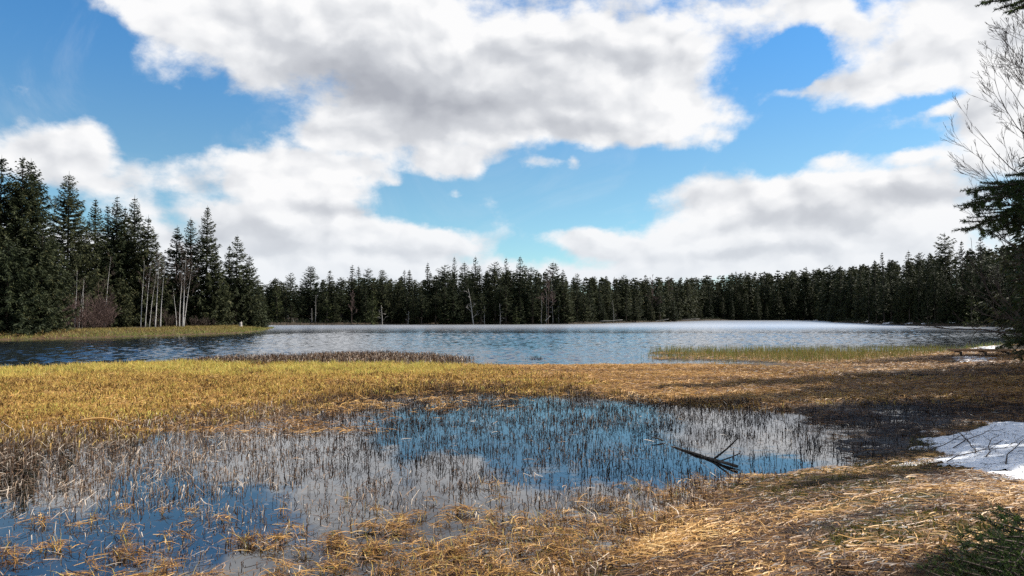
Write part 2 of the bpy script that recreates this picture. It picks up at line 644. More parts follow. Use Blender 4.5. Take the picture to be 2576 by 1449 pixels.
def height(X, Y):
    dl = sdf(SHORE, X, Y)                      # positive in the lake
    z = np.where(dl > 0, -np.minimum(1.6, .05 + dl * .25), .06 + .05 * np.minimum(-dl, 1.0))
    dist = np.hypot(X, Y)
    far = (Y > 55) & (dl < 0)
    z = np.where(far, np.minimum(.55, .10 + -dl * .10) + np.minimum(14.0, np.maximum(0, -dl - 25) * .045) + .25 * fbm(X * .2, Y * .2, 3) * sstep(0, 6, -dl), z)
    near = Y < 55
    n = fbm(X * .9, Y * .9, 5) - .5
    n2 = fbm(X * 2.6, Y * 2.6, 9) - .5
    zn = np.where(dl > 0, z, .05 + .10 * n + .06 * n2)
    zn = np.maximum(np.where(dl > 0, zn, -9), np.where(dl > 0, -9, zn))
    # reed bed and sedge island stand just clear of the water
    rb = np.maximum(sdf(REEDBED, X, Y), sdf(ISLAND, X, Y))
    zn = np.where((dl > -.2) & (rb > -.6), np.maximum(zn, -.10 + .13 * sstep(-.5, .4, rb) + .10 * n), zn)
    dp = sdf(POND, X, Y) + n * 1.6
    zn = zn * (1 - sstep(-.7, .5, dp)) + (-.16 + .06 * n2) * sstep(-.7, .5, dp)
    zn = zn - (.02 + .10 * sstep(.52, .62, fbm(X * 1.1, Y * 2.0, 8))) * sstep(-.4, .8, sdf(WETLAND, X, Y)) + np.where(sdf(PUDDLES, X, Y) > -1, .03 - .09 * sstep(.52, .60, fbm(X * .7, Y * 1.6, 6)), 0)
    # the dry bank the photographer stands on
    bank = sstep(15.5, 3.0, Y - .25 * (X - 2)) * sstep(.1, 3.5, -sdf(POND, X, Y))
    zn = zn + bank * .85 + bank * .18 * n
    zn = zn + .5 * sstep(16, 40, X) * sstep(60, 30, Y)
    return np.where(near, zn, z)


def hz(x, y):
    return float(height(np.array([float(x)]), np.array([float(y)]))[0])


def GT(xd, yd):
    """where the line of sight meets the terrain"""
    z = 0.0
    for _ in range(14):
        x, y = G(xd, yd, z)
        z += (max(0.0, hz(x, y)) - z) * .6
    return G(xd, yd, z)


def terrain_poly(pts):
    return [GT(x, y) for x, y in pts]


SNOW = terrain_poly([(2316, 1114), (2350, 1100), (2400, 1093), (2440, 1080), (2470, 1066), (2520, 1062), (2600, 1068), (2760, 1066), (2780, 1270), (2640, 1246), (2576, 1230),
                    (2500, 1210), (2440, 1200), (2400, 1184), (2350, 1176), (2325, 1164), (2385, 1154), (2322, 1142), (2345, 1126)])


def build_ground():
    rr = np.concatenate([np.linspace(.4, 6, 24), np.geomspace(6.2, 46, 190), np.geomspace(46.6, 420, 150), np.geomspace(440, 3500, 18)])
    fwd = np.linspace(-48, 48, 420)
    rest = np.linspace(48, 312, 70)[1:-1]
    th = np.radians(np.concatenate([fwd, rest]))
    RR, TH = np.meshgrid(rr, th, indexing='ij')
    X, Y = RR * np.sin(TH), RR * np.cos(TH)
    Z = height(X, Y)
    V = np.stack([X, Y, Z], -1).reshape(-1, 3)
    nr, nt = X.shape
    i = np.arange(nr - 1)[:, None] * nt
    j = np.arange(nt)[None, :]
    j2 = (j + 1) % nt
    Q = np.stack([i + j2, i + j, i + nt + j, i + nt + j2], -1).reshape(-1, 4)
    V = np.vstack([V, [[0, 0, float(Z[0].mean())]]])
    T = np.stack([np.full(nt, len(V) - 1), np.arange(nt), (np.arange(nt) + 1) % nt], -1)
    me = mesh_np('ground', V, Q, T, [M['ground']], smooth=True)
    bx, by = V[:, 0], V[:, 1]
    dl = sdf(SHORE, bx, by)
    straw = np.where(by < 50, sstep(.0, .12, V[:, 2]), np.where((-dl < 14) & (bx < -20) & (by < 165), .75, .05))
    straw *= 1 - .8 * sstep(-.3, .5, np.maximum(sdf(WETLAND, bx, by), sdf(PUDDLES, bx, by)))
    me.attributes.new('straw', 'FLOAT', 'POINT').data.foreach_set('value', straw.astype(np.float32))
    me.attributes.new('wet', 'FLOAT', 'POINT').data.foreach_set('value', sstep(.12, .0, V[:, 2]).astype(np.float32))
    o = link('ground', me)
    tag(o, kind='structure')


build_ground()


def sheet(name, x0, x1, y0, y1, mat, cut=None):
    V = [(x0, y0, 0), (x1, y0, 0), (x1, y1, 0), (x0, y1, 0)]
    o = link(name, mesh_np(name, V, [(0, 1, 2, 3)], None, [mat]))
    tag(o, kind='structure')




def lake():
    ys = np.concatenate([np.arange(32.0, 62, .11), np.arange(62, 110, .17), np.arange(110, 190, .40), np.arange(190, 412, 2.0)])
    u = np.concatenate([[-7, -3, -1.5, -1.0], np.linspace(-.78, .78, 560), [1.0, 1.5, 3, 7]])
    Y, U = np.meshgrid(ys, u, indexing='ij')
    X = U * Y
    r = np.random.default_rng(2)
    wx, wy = X + 1.2 * fbm(X * .25, Y * .25, 201, 2), Y + 1.2 * fbm(X * .25, Y * .25, 202, 2)
    Z = np.zeros(X.shape)
    for k in range(22):
        lam = .34 * (4.0 ** r.random())
        a = math.pi * .5 + r.normal(.35, .55)            # the wind comes over the water towards the meadow
        ph = r.uniform(0, 6.28)
        q = 2 * math.pi / lam
        amp = .022 * lam / math.sqrt(22) * 1.3
        pk = np.sin(q * (math.cos(a) * wx + math.sin(a) * wy) + ph)
        Z += amp * (pk + .25 * pk * pk)
    gust = .45 + .9 * fbm(X * .06, Y * .03, 203, 3)
    dl = sdf(SHORE, X[::4, ::4], Y[::4, ::4])
    dl = np.repeat(np.repeat(dl, 4, 0), 4, 1)[:X.shape[0], :X.shape[1]]
    calm = np.where(Y > 60, .12 + .88 * sstep(2, 16, dl), .35 + .65 * sstep(0, 6, dl))
    Z *= gust * calm * sstep(210, 120, Y) * sstep(.95, .74, np.abs(U)) * sstep(32.0, 33.0, Y)
    nr, nt = X.shape
    i = np.arange(nr - 1)[:, None] * nt
    j = np.arange(nt - 1)[None, :]
    Q = np.stack([i + j, i + j + 1, i + nt + j + 1, i + nt + j], -1).reshape(-1, 4)
    o = link('lake', mesh_np('lake', np.stack([X, Y, Z], -1).reshape(-1, 3), Q, None, [M['lake']], smooth=True))
    tag(o, kind='structure')


lake()
sheet('pond', -60, 45, 1.0, 32.0, M['pond'])

# ---------------------------------------------------------------- trees
def spruce_mesh(seed, H, Rad, base, step=.42, per=6.5, node=.26, twig=.42, wid=.10, shape=.8, gap=.12, droop=1.0):
    """trunk and crown of one spruce: whorls of sagging branches hung with twig sprays"""
    r = np.random.default_rng(seed)
    tr = Acc()
    nz = 10
    zs = np.linspace(-.4, H, nz)
    bendx, bendy = r.normal(0, .012 * H, 2)
    t = np.clip(zs / H, 0, 1)
    ax = lambda q: (bendx * np.sin(q * 2.2), bendy * np.sin(q * 1.7))
    px, py = ax(t)
    tr.tube(np.stack([px, py, zs], -1), .012 * H * (1 - t) ** .8 + .012 + .05 * np.exp(-np.maximum(zs, 0) * 2), 7)
    ac = Acc()
    PP, WW, SS, CC = [], [], [], []
    z = base
    while z < H - .15:
        q = (z - base) / (H - base)
        prof = (1 - q) ** shape * (1 - .35 * max(0, .18 - q) / .18) + .02
        nb = max(3, int(r.poisson(per * (.6 + .4 * (1 - q))) + 1))
        a0 = r.uniform(0, 6.28)
        for b in range(nb):
            if r.random() < gap:
                continue
            L = max(.12, Rad * prof * (r.uniform(.5, .85) if r.random() < .35 else r.uniform(.85, 1.15)))
            az = a0 + b * 6.283 / nb + r.normal(0, .25)
            zz = z + r.uniform(-.3, .3) * step
            n = max(3, int(L / node))
            s = np.linspace(.10, 1, n)
            up = .55 - 1.05 * (1 - q) * droop            # rising at the top, sagging below
            dz = up * L * s * .55 - .22 * L * np.sin(s * 2.6) * (1 - q) * droop + .22 * L * s ** 3
            cx, cy = ax(np.clip(zz / H, 0, 1))
            hx, hy = math.cos(az), math.sin(az)
            bx, by, bz = cx + hx * L * s, cy + hy * L * s, zz + dz
            for sd in (-1, 1, 0, 0):
                m = n
                jit = r.normal(0, .06, (m, 3))
                P0 = np.stack([bx, by, bz], -1) + jit * .5
                tl = twig * (.55 + .75 * np.sin(np.clip(s, 0, 1) * 2.4)) * r.uniform(.6, 1.2, m) * min(1.0, .34 + .36 * L)
                if sd == 0:
                    d = np.stack([hx * .85 + r.normal(0, .2, m), hy * .85 + r.normal(0, .2, m), r.normal(-.10, .22, m) - .35 * droop * (1 - q)], -1)
                else:
                    d = np.stack([hx * .55 - sd * hy * .8, hy * .55 + sd * hx * .8, -.35 * droop * (1 - .7 * q)]) + r.normal(0, .22, (m, 3))
                d /= np.linalg.norm(d, axis=1)[:, None]
                sag = np.zeros((m, 3))
                sag[:, 2] = -.18 * tl * droop
                P = np.stack([P0, P0 + d * tl[:, None] * .5 + sag * .2, P0 + d * tl[:, None] + sag], 1)
                wv = r.uniform(.7, 1.3, m) * wid
                side = np.cross(d, r.normal(0, 1, (m, 3)) + np.array([0, 0, 1.2]))
                side /= np.linalg.norm(side, axis=1)[:, None] + 1e-9
                PP.append(P)
                WW.append(np.stack([wv * .45, wv, wv * .12], -1))
                SS.append(side)
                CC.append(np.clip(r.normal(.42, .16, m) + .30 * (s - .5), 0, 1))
        z += step * r.uniform(.75, 1.3)
    # leader shoot
    px, py = ax(1.0)
    ac.tube([(px, py, H - .7), (px, py, H + .35)], [.05, .01], 4)
    ac.ribbons(np.concatenate(PP), np.concatenate(WW), np.concatenate(SS), np.concatenate(CC))
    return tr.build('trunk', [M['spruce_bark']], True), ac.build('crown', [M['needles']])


def grow(ac, start, d, length, rad, depth, r, spread=.6, ups=.10, kids=(3, 5), segs=5, k=4, wig=.10, minr=.006, first=.3, ratio=(.38, .62), tipf=.35):
    """one branch and, recursively, its side branches, into the accumulator"""
    d = np.asarray(d, float)
    d /= np.linalg.norm(d)
    P = [np.asarray(start, float)]
    D = [d]
    for i in range(segs):
        d = d + r.normal(0, wig, 3) + np.array([0, 0, ups])
        d /= np.linalg.norm(d)
        P.append(P[-1] + d * length / segs)
        D.append(d)
    rr = rad * np.linspace(1, tipf, segs + 1)
    ac.tube(P, np.maximum(rr, minr), k if depth > 1 else 3, cap=depth > 1)
    if depth <= 0:
        return
    for c in range(r.integers(kids[0], kids[1] + 1)):
        f = r.uniform(first, 1.0)
        i = min(segs - 1, int(f * segs))
        q = P[i] + (P[i + 1] - P[i]) * (f * segs - i)
        side = np.cross(D[i], r.normal(0, 1, 3))
        side /= np.linalg.norm(side) + 1e-9
        nd = D[i] * math.cos(spread) + side * math.sin(spread) * r.uniform(.7, 1.3)
        grow(ac, q, nd, length * r.uniform(*ratio) * (1.15 - .5 * f), rr[i] * .55, depth - 1, r, spread, ups, kids, max(3, segs - 1), max(3, k - 1), wig * 1.15, minr, .15, ratio, tipf)


def bare_tree(seed, stems, H, rad, depth=3, low=.42, nb=14, blen=.28, spread=.55, minr=.011, ups=.12, bark=None, twigmat=None, sway=.05, name='trunk', lean=(0, 0)):
    """stems: list of (dx, dy, lean x, lean y, height factor) -> trunk mesh, twig mesh"""
    r = np.random.default_rng(seed)
    tr, cr = Acc(), Acc()
    for (dx, dy, lx, ly, hf) in stems:
        h = H * hf
        n = 11
        t = np.linspace(0, 1, n)
        wx, wy = np.cumsum(r.normal(0, sway, n)) * .35, np.cumsum(r.normal(0, sway, n)) * .35
        P = np.stack([dx + lx * t ** 1.3 + wx - wx[0], dy + ly * t ** 1.3 + wy - wy[0], -.25 + (h + .25) * t], -1)
        rr = rad * hf * (1 - .95 * t ** .9) + rad * .35 * np.exp(-t * 30)
        tr.tube(P, rr, 7)
        for b in range(nb):
            f = low + (1 - low) * (b + r.random()) / nb
            i = min(n - 2, int(f * (n - 1)))
            q = P[i] + (P[i + 1] - P[i]) * (f * (n - 1) - i)
            az = b * 2.4 + r.normal(0, .4)
            el = r.normal(.75, .18)
            d = (math.cos(az) * math.cos(el), math.sin(az) * math.cos(el), math.sin(el))
            grow(cr, q, d, h * blen * (1.25 - .85 * f) * r.uniform(.7, 1.2), rr[i] * .42, depth - 1, r, spread, ups, minr=minr)
        k = t >= low - .1
        cr.tube(P[k], rr[k] * .8, 5)
    return tr.build('trunk', [bark or M['birch_bark']], True), cr.build('branches', [twigmat or M['twig']])


def place_tree(name, meshes, x, y, label, cat, group=None, rz=0.0, sc=1.0, parts=('trunk', 'crown'), z=None):
    o = empty(name, (x, y, hz(x, y) if z is None else z), rz)
    o.scale = (sc, sc, sc) if not isinstance(sc, tuple) else sc
    for m, p in zip(meshes, parts):
        link(p, m, o)
    tag(o, label, cat, group)
    return o


def height_for(xd, yd, d, ground):
    return AT(xd, yd, d)[2] - ground


# --- the spruce grove on the left point: x of the trunk, y of the top, distance, crown radius, base of the crown, label
GROVE = [
    (-70, 380, 92, 4.6, .5, 'tall dark spruce at the left picture edge, outermost of the grove on the point'),
    (15, 392, 95, 4.0, .6, 'tall spruce with a thin pointed top, first full one from the left edge'),
    (48, 390, 92, 4.3, .4, 'tallest spruce of the left grove, between two others with tops close together'),
    (78, 400, 95, 4.3, .4, 'tall spruce at the right flank of the dense leftmost clump'),
    (105, 560, 86, 3.9, .2, 'broad green spruce skirted to the ground at the edge of the leftmost clump'),
    (20, 600, 84, 4.2, .2, 'wide low branched spruce standing nearest the water at far left'),
    (170, 430, 112, 4.3, 2.0, 'slender blackish spruce standing alone against the cloud behind the reddish bush'),
    (243, 500, 108, 3.2, 1.2, 'twin topped looking spruce behind the single birch trunk'),
    (262, 515, 116, 3.0, 1.5, 'shaggy spruce just right of the twin topped one'),
    (290, 490, 106, 3.5, 1.0, 'tall spruce between the single birch and the birch clump'),
    (338, 490, 114, 3.7, 1.0, 'tall narrow spruce rising behind the birch clump'),
    (318, 520, 108, 3.3, .8, 'dark spruce squeezed between two taller ones in the middle of the grove'),
    (376, 540, 106, 3.7, .5, 'conical spruce behind the pair of birches at the gap in the grove'),
    (300, 690, 98, 2.6, .3, 'small dark young spruce under the tall ones right of the single birch'),
    (448, 566, 112, 3.3, 1.0, 'shorter spruce just right of the gap, behind the thin crooked birch'),
    (480, 546, 112, 3.2, 1.0, 'spruce directly behind the big forked birch'),
    (524, 516, 106, 3.4, .6, 'tall pointed spruce right of the big forked birch'),
    (596, 590, 110, 3.1, 5.0, 'open layered spruce with a bare lower trunk near the tip of the point'),
    (578, 615, 115, 2.6, 3.0, 'thin open spruce just left of the layered one'),
    (628, 640, 107, 3.2, .3, 'yellowish green spruce leaning over the tip of the point'),
    (655, 742, 104, 1.6, .1, 'low bushy spruce last on the tip of the point'),
    (545, 640, 104, 2.8, .3, 'mid height spruce at the foot of the tall pointed one'),
    (412, 640, 120, 2.8, .3, 'low spruce filling the gap in the grove'),
    (210, 560, 122, 3.2, .5, 'hazy spruce far back between the lone dark one and the twin topped one'),
]
def point_dist(xd):
    return float(np.interp(xd, [-100, 0, 150, 260, 450, 600, 660], [88, 92, 99, 118, 122, 131, 138]))


for i, (xd, yt, d, rad, base, lab) in enumerate(GROVE):
    d = point_dist(xd) + (d - 100) * .55 + 2
    x, y, _ = AT(xd, yt, d)
    gz = hz(x, y)
    H = height_for(xd, yt, d, gz) - .3
    me = spruce_mesh(100 + i, H, rad * 1.18, base, step=.36, per=9, node=.16, twig=.42, wid=.058, shape=.76 if rad > 3.8 else .82, gap=.04 if base < 3 else .25)
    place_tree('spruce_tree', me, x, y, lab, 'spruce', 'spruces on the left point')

# --- bare birches along the left shore
BIRCH = [
    ('leaning white birch with a single thin trunk left of the other birches', 262, 828, 645, 118, [(0, 0, .9, 0, 1)], .085, 8, .19),
    ('clump of three slim white birch trunks, left of the birch pair', 357, 826, 655, 119, [(-.2, 0, .3, .2, 1), (.35, .3, .7, 0, .95), (.75, .8, 1.0, 0, .88)], .075, 8, .18),
    ('white birch pair with close trunks in front of the gap in the grove', 390, 829, 640, 117, [(0, 0, .5, 0, 1), (.55, .5, .5, .3, .90)], .10, 10, .24),
    ('thin crooked birch behind the pair, shorter than the rest', 444, 822, 720, 124, [(0, 0, -.8, 0, 1)], .07, 5, .18),
    ('largest white birch with a forked crown and two trunks right of the gap', 459, 828, 628, 118, [(0, 0, .45, 0, 1.0), (-.6, .3, .2, .2, .80), (.12, .1, 1.1, .2, .80)], .115, 13, .30),
    ('faint grey birch stem rising out of the reddish bush', 188, 800, 680, 107, [(0, 0, .2, 0, 1), (.45, .2, .8, 0, .9)], .07, 6, .16),
    ('second faint birch stem, right side of the reddish bush', 207, 806, 700, 107, [(0, 0, .2, 0, 1)], .06, 5, .16),
]
for i, (lab, xd, yb, yt, d, stems, rad, nb, bl) in enumerate(BIRCH):
    x, y, _ = AT(xd, yb, d)
    gz = hz(x, y)
    H = height_for(xd, yt, d, gz)
    o = None
    for k, st in enumerate(stems):
        me = bare_tree(300 + i * 10 + k, [st], H, rad, 3, .45, nb, bl, minr=.013, twigmat=M['twig'])
        if o is None:
            o = place_tree('birch_tree', me, x, y, lab, 'birch', 'white birches on the left point', parts=('trunk', 'branches'))
        else:
            link('trunk', me[0], o), link('branches', me[1], o)


def bush(seed, w, h, stems, mat, depth=2, minr=.013, ups=.06):
    r = np.random.default_rng(seed)
    ac = Acc()
    for s in range(stems):
        a, q = r.uniform(0, 6.28), math.sqrt(r.random()) * w
        el = r.uniform(.75, 1.45)
        d = (math.cos(a) * math.cos(el), math.sin(a) * math.cos(el), math.sin(el))
        grow(ac, (math.cos(a) * q, math.sin(a) * q * .7, -.1), d, h * r.uniform(.5, 1.0) * (1 - .35 * q / w), .022, depth, r, .5, ups, (3, 6), minr=minr)
    return ac.build('bush', [mat])


for xd, yb, d, w, h, n, lab in [(200, 836, 101, 3.0, 5.6, 110, 'big leafless reddish brown bush beside the leftmost spruces'),
                                (243, 832, 107, 1.8, 3.6, 50, 'smaller leafless bush right of the big reddish one'),
                                (420, 828, 124, 2.0, 3.0, 36, 'low leafless thicket behind the birch trunks'),
                                (505, 828, 124, 1.8, 2.2, 30, 'low leafless bush right of the largest birch')]:
    x, y, _ = AT(xd, yb, d)
    o = link('bare_bush', bush(int(xd), w, h, n, M['red_twig'] if xd < 300 else M['twig']))
    o.location = (x, y, hz(x, y))
    tag(o, lab, 'bush', 'leafless bushes on the left point')

# bare crown seen behind the lone dark spruce
x, y, _ = AT(128, 700, 130)
place_tree('bare_tree', bare_tree(77, [(0, 0, .4, 0, 1)], height_for(128, 500, 130, hz(x, y)), .16, 4, .4, 14, .22, minr=.016, bark=M['twig']), x, y,
           'leafless grey tree top showing between the leftmost spruces and the lone dark one', 'bare tree', parts=('trunk', 'branches'))

# --- the far forest: a few models, each tree its own object
FAR = []
for i in range(8):
    h = 20.0
    FAR.append(spruce_mesh(500 + i, h, [3.9, 3.3, 4.2, 3.0, 3.5, 3.1, 3.3, 2.9][i], [1.2, 6.5, .6, 2.0, 5.5, 1.0, 7.5, .8][i], step=.55, per=7.5, node=.27, twig=.55, wid=.085,
                           shape=[.62, .50, .58, .78, .80, 1.0, .46, .95][i], gap=[.1, .2, .1, .14, .28, .1, .2, .12][i]))


def shore_dist(xd):
    return float(np.interp(xd, [600, 1000, 1300, 1480, 1560, 1690, 1780, 2050, 2088, 2200, 2320, 2500, 2700], [205, 207, 211, 228, 252, 300, 378, 378, 320, 222, 186, 172, 150]))


def skyline(xd):
    return float(np.interp(xd, [600, 700, 800, 900, 1000, 1100, 1200, 1320, 1400, 1480, 1600, 1750, 1850, 2000, 2100, 2200, 2300, 2400, 2500, 2700],
                           [700, 702, 700, 688, 692, 682, 672, 676, 682, 694, 694, 692, 684, 674, 668, 656, 642, 628, 612, 590]))


NAMED = [
    (782, 667, 216, 'pointed dark spruce standing clear of the skyline at the left of the far shore'),
    (732, 684, 219, 'small spiky spruce on the skyline, left of the pointed dark one'),
    (830, 679, 216, 'narrow spruce top right of the pointed dark one on the far shore'),
    (882, 664, 219, 'left one of the close row of four tops on the far shore'),
    (902, 668, 224, 'second of the close row of four tops on the far shore'),
    (926, 671, 219, 'third of the close row of four tops on the far shore'),
    (962, 676, 216, 'right one of the close row of four tops on the far shore'),
    (1028, 677, 218, 'rounded spruce top midway between the row of four and the lone slim top'),
    (1077, 659, 220, 'lone slim spruce top left of the tallest group on the far shore'),
    (1140, 643, 222, 'tallest spruce of the far shore, left of the leaning white birch'),
    (1120, 664, 218, 'shoulder spruce just left of the tallest far one'),
    (1192, 643, 224, 'broad tall spruce right above the leaning white birch'),
    (1170, 656, 228, 'thin spire between the two tallest far spruces'),
    (1246, 656, 222, 'pointed spruce left of the ragged layered one'),
    (1270, 646, 226, 'slim spruce beside the ragged layered one'),
    (1304, 642, 222, 'ragged layered spruce with open tiers on the middle skyline'),
    (1337, 668, 220, 'small spruce right of the ragged layered one'),
    (1394, 656, 224, 'last tall spruce before the far shore falls back'),
    (1420, 676, 224, 'short spruce right behind the last tall one of the near headland'),
    (2215, 632, 232, 'tall dark spruce dome standing out on the right skyline'),
    (2290, 628, 205, 'left of two even spruce tops on the right shore'),
    (2314, 632, 208, 'right of two even spruce tops on the right shore'),
    (2375, 584, 196, 'tallest layered spruce on the right shore, open against the cloud'),
    (2418, 604, 188, 'spruce just right of the tallest layered one on the right shore'),
    (2340, 634, 210, 'narrow spruce left of the tallest layered one on the right shore'),
    (2466, 592, 178, 'dark spruce rising beside the near branches on the right shore'),
]
n_far = 0
placed = []


def far_tree(xd, yt, d, lab, grp, r):
    global n_far
    x, y, _ = AT(xd, yt, d)
    gz = hz(x, y)
    H = height_for(xd, yt, d, gz)
    if H < 3:
        return
    k = int(r.integers(0, len(FAR))) if xd < 1500 else int(r.integers(3, len(FAR)))
    s = H / 20.3
    w = max(.55, min(1.25, s ** .6)) * (r.uniform(.8, 1.5) if xd < 1500 else r.uniform(.72, 1.15))
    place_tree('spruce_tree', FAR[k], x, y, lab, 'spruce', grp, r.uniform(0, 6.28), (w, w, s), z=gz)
    n_far += 1


rf = np.random.default_rng(21)
for (xd, yt, d, lab) in NAMED:
    far_tree(xd, yt, d, lab, 'far spruces that stand out of the skyline', rf)
# front rows along the water, then rows behind up to the skyline
LAB_C = 'dark spruce in the dense forest wall along the middle far shore'
LAB_R = 'dark spruce in the distant forest wall at the head of the lake'
LAB_E = 'dark spruce in the forest on the right shore of the lake'
spots = []
for row, (off, drop, step_px) in enumerate([(4, 44, 22), (12, 14, 24), (22, 6, 30)]):
    xd = 640 + row * 7
    while xd < 2620:
        ds = shore_dist(xd)
        jit = rf.normal(0, 4)
        top = skyline(xd) + drop + rf.normal(2, 11)
        if 1470 < xd < 1760 and row == 0:
            top = 738 + rf.uniform(-14, 12)
        if row == 0 and rf.random() < .3:
            top += rf.uniform(20, 55)
        spots.append((xd + jit, top, ds + off + rf.uniform(-2, 3)))
        xd += step_px * rf.uniform(.7, 1.3) * (.85 if 1760 < xd < 2150 else 1)
for (xd, top, d) in spots:
    lab, grp = (LAB_C, 'forest spruces along the middle far shore') if xd < 1560 else \
        (LAB_R, 'forest spruces at the head of the lake') if xd < 2150 else (LAB_E, 'forest spruces on the right shore')
    if n_far < 272:
        far_tree(xd, top, d, lab, grp, rf)
print('far spruces', n_far, len(spots))


def far_wood():
    """the wood behind: reads as one mass"""
    ac = Acc()
    r = np.random.default_rng(5)
    proto = [spruce_mesh(800 + i, 20.0, 2.9, 1.0, step=.9, per=5, node=.6, twig=1.0, wid=.18, shape=.62, gap=.1)[1] for i in range(4)]
    data = []
    for me in proto:
        V = np.empty(len(me.vertices) * 3, np.float32)
        me.vertices.foreach_get('co', V)
        q = [p.vertices[:] for p in me.polygons if len(p.vertices) == 4]
        tt = np.empty(len(me.vertices), np.float32)
        me.attributes['tint'].data.foreach_get('value', tt)
        data.append((V.reshape(-1, 3), np.array(q), tt))
    X, Y, Hh = [], [], []
    for k in range(430):
        xd = r.uniform(560, 2660)
        ds = shore_dist(xd) + r.uniform(26, 95)
        top = skyline(xd) + r.uniform(2, 26)
        X.append(xd), Y.append(ds), Hh.append(top)
    for k in range(190):
        xd = r.uniform(1480, 2200)
        X.append(xd), Y.append(shore_dist(xd) + r.uniform(10, 60)), Hh.append(skyline(xd) + r.uniform(0, 24))
    for k in range(70):      # behind the left grove and beyond the left edge of the picture
        X.append(r.uniform(-700, 640)), Y.append(r.uniform(190, 250)), Hh.append(r.uniform(692, 716))
    P = [AT(a, c, b) for a, b, c in zip(X, Y, Hh)]
    gz = height(np.array([p[0] for p in P]), np.array([p[1] for p in P]))
    for p, g in zip(P, gz):
        V, q, tt = data[int(r.integers(0, 4))]
        H = p[2] - g
        if H < 4:
            continue
        s = H / 20.3
        w = s ** .6 * r.uniform(.9, 1.3)
        a = r.uniform(0, 6.28)
        c, sn = math.cos(a), math.sin(a)
        ac.add(np.stack([(V[:, 0] * c - V[:, 1] * sn) * w + p[0], (V[:, 0] * sn + V[:, 1] * c) * w + p[1], V[:, 2] * s + g], -1), q, None, tt)
    for me in proto:
        bpy.data.meshes.remove(me)
    o = link('far_forest', ac.build('far_forest', [M['needles']]))
    tag(o, 'dark mass of spruce forest behind the trees of the far shore', 'forest', kind='stuff')


far_wood()

# ---------------------------------------------------------------- snags, dead stems and drift logs on the far shore
def snag(seed, H, rad, nb, blen, lean=0.0, droop=-.05, depth=1, low=.25, minr=.03):
    r = np.random.default_rng(seed)
    tr, br = Acc(), Acc()
    n = 9
    t = np.linspace(0, 1, n)
    P = np.stack([lean * H * t ** 1.2 + np.cumsum(r.normal(0, .012 * H, n)) * .5, np.zeros(n), -.3 + (H + .3) * t], -1)
    rr = rad * (1 - .75 * t)
    tr.tube(P, rr, 6)
    if nb:
        br.tube(P[2:], rr[2:] * .8, 5)
    for b in range(nb):
        f = low + (1 - low) * (b + r.random()) / nb
        i = min(n - 2, int(f * (n - 1)))
        az = r.choice([0, math.pi]) + r.normal(0, .6)
        grow(br, P[i], (math.cos(az), math.sin(az), droop + r.normal(0, .25)), blen * H * (1.2 - .8 * f) * r.uniform(.6, 1.2), rr[i] * .5, depth, r, .6, .03, (2, 3), 4, minr=minr)
    return tr.build('trunk', [M['dead_wood']], True), (br.build('branches', [M['dead_wood']]) if nb else None)


SNAGS = [   # x, y foot, y top, rad, branches, branch length, lean, droop, depth, label
    (962, 808, 768, .16, 9, .30, -.05, .15, 1, 'bleached dead snag with drooping side branches low on the far shore'),
    (1193, 812, 726, .20, 7, .26, -.17, .9, 2, 'pale birch leaning left in front of the dark far forest'),
    (1258, 808, 764, .12, 5, .22, 0, .5, 1, 'short grey snag with a hooked top right of the leaning birch'),
    (725, 810, 791, .13, 0, 0, 0, 0, 0, 'short bare white trunk standing like a post on the far shore'),
    (739, 811, 800, .11, 0, 0, -.1, 0, 0, 'broken pale stub right of the post like white trunk'),
    (794, 806, 742, .10, 6, .08, 0, .2, 1, 'thin tall dead stem with short twigs on the left of the far shore'),
    (784, 807, 775, .10, 6, .16, 0, .1, 1, 'twiggy grey snag at the foot of the thin dead stem'),
    (1362, 808, 745, .13, 3, .07, .03, .6, 1, 'left of three pale dead stems by the leaning log'),
    (1374, 806, 734, .09, 4, .07, 0, .6, 1, 'thin middle one of three pale dead stems by the leaning log'),
    (1391, 811, 706, .11, 10, .10, .0, .5, 1, 'tall bare trunk, right of three pale dead stems'),
    (1406, 806, 756, .09, 5, .12, 0, .1, 1, 'thin dead stem right of the leaning log with a forked crosspiece'),
    (1027, 806, 782, .08, 6, .22, 0, .2, 1, 'small dead bush like snag right of the bleached one'),
    (1543, 806, 756, .09, 4, .16, -.04, .4, 1, 'faint grey dead stem before the low pines of the far shore'),
    (1220, 806, 770, .08, 4, .12, 0, .3, 1, 'faint dead stem between the leaning birch and the hooked snag'),
]
for i, (xd, yb, yt, rad, nb, bl, lean, droop, dep, lab) in enumerate(SNAGS):
    d = shore_dist(xd) + 1.5
    x, y, _ = AT(xd, yb, d)
    gz = hz(x, y)
    me = snag(900 + i, height_for(xd, yt, d, gz), rad, nb, bl, lean, droop, dep)
    o = empty('dead_tree', (x, y, gz))
    link('trunk', me[0], o)
    if me[1]:
        link('branches', me[1], o)
    tag(o, lab, 'dead tree', 'dead trees along the far shore')

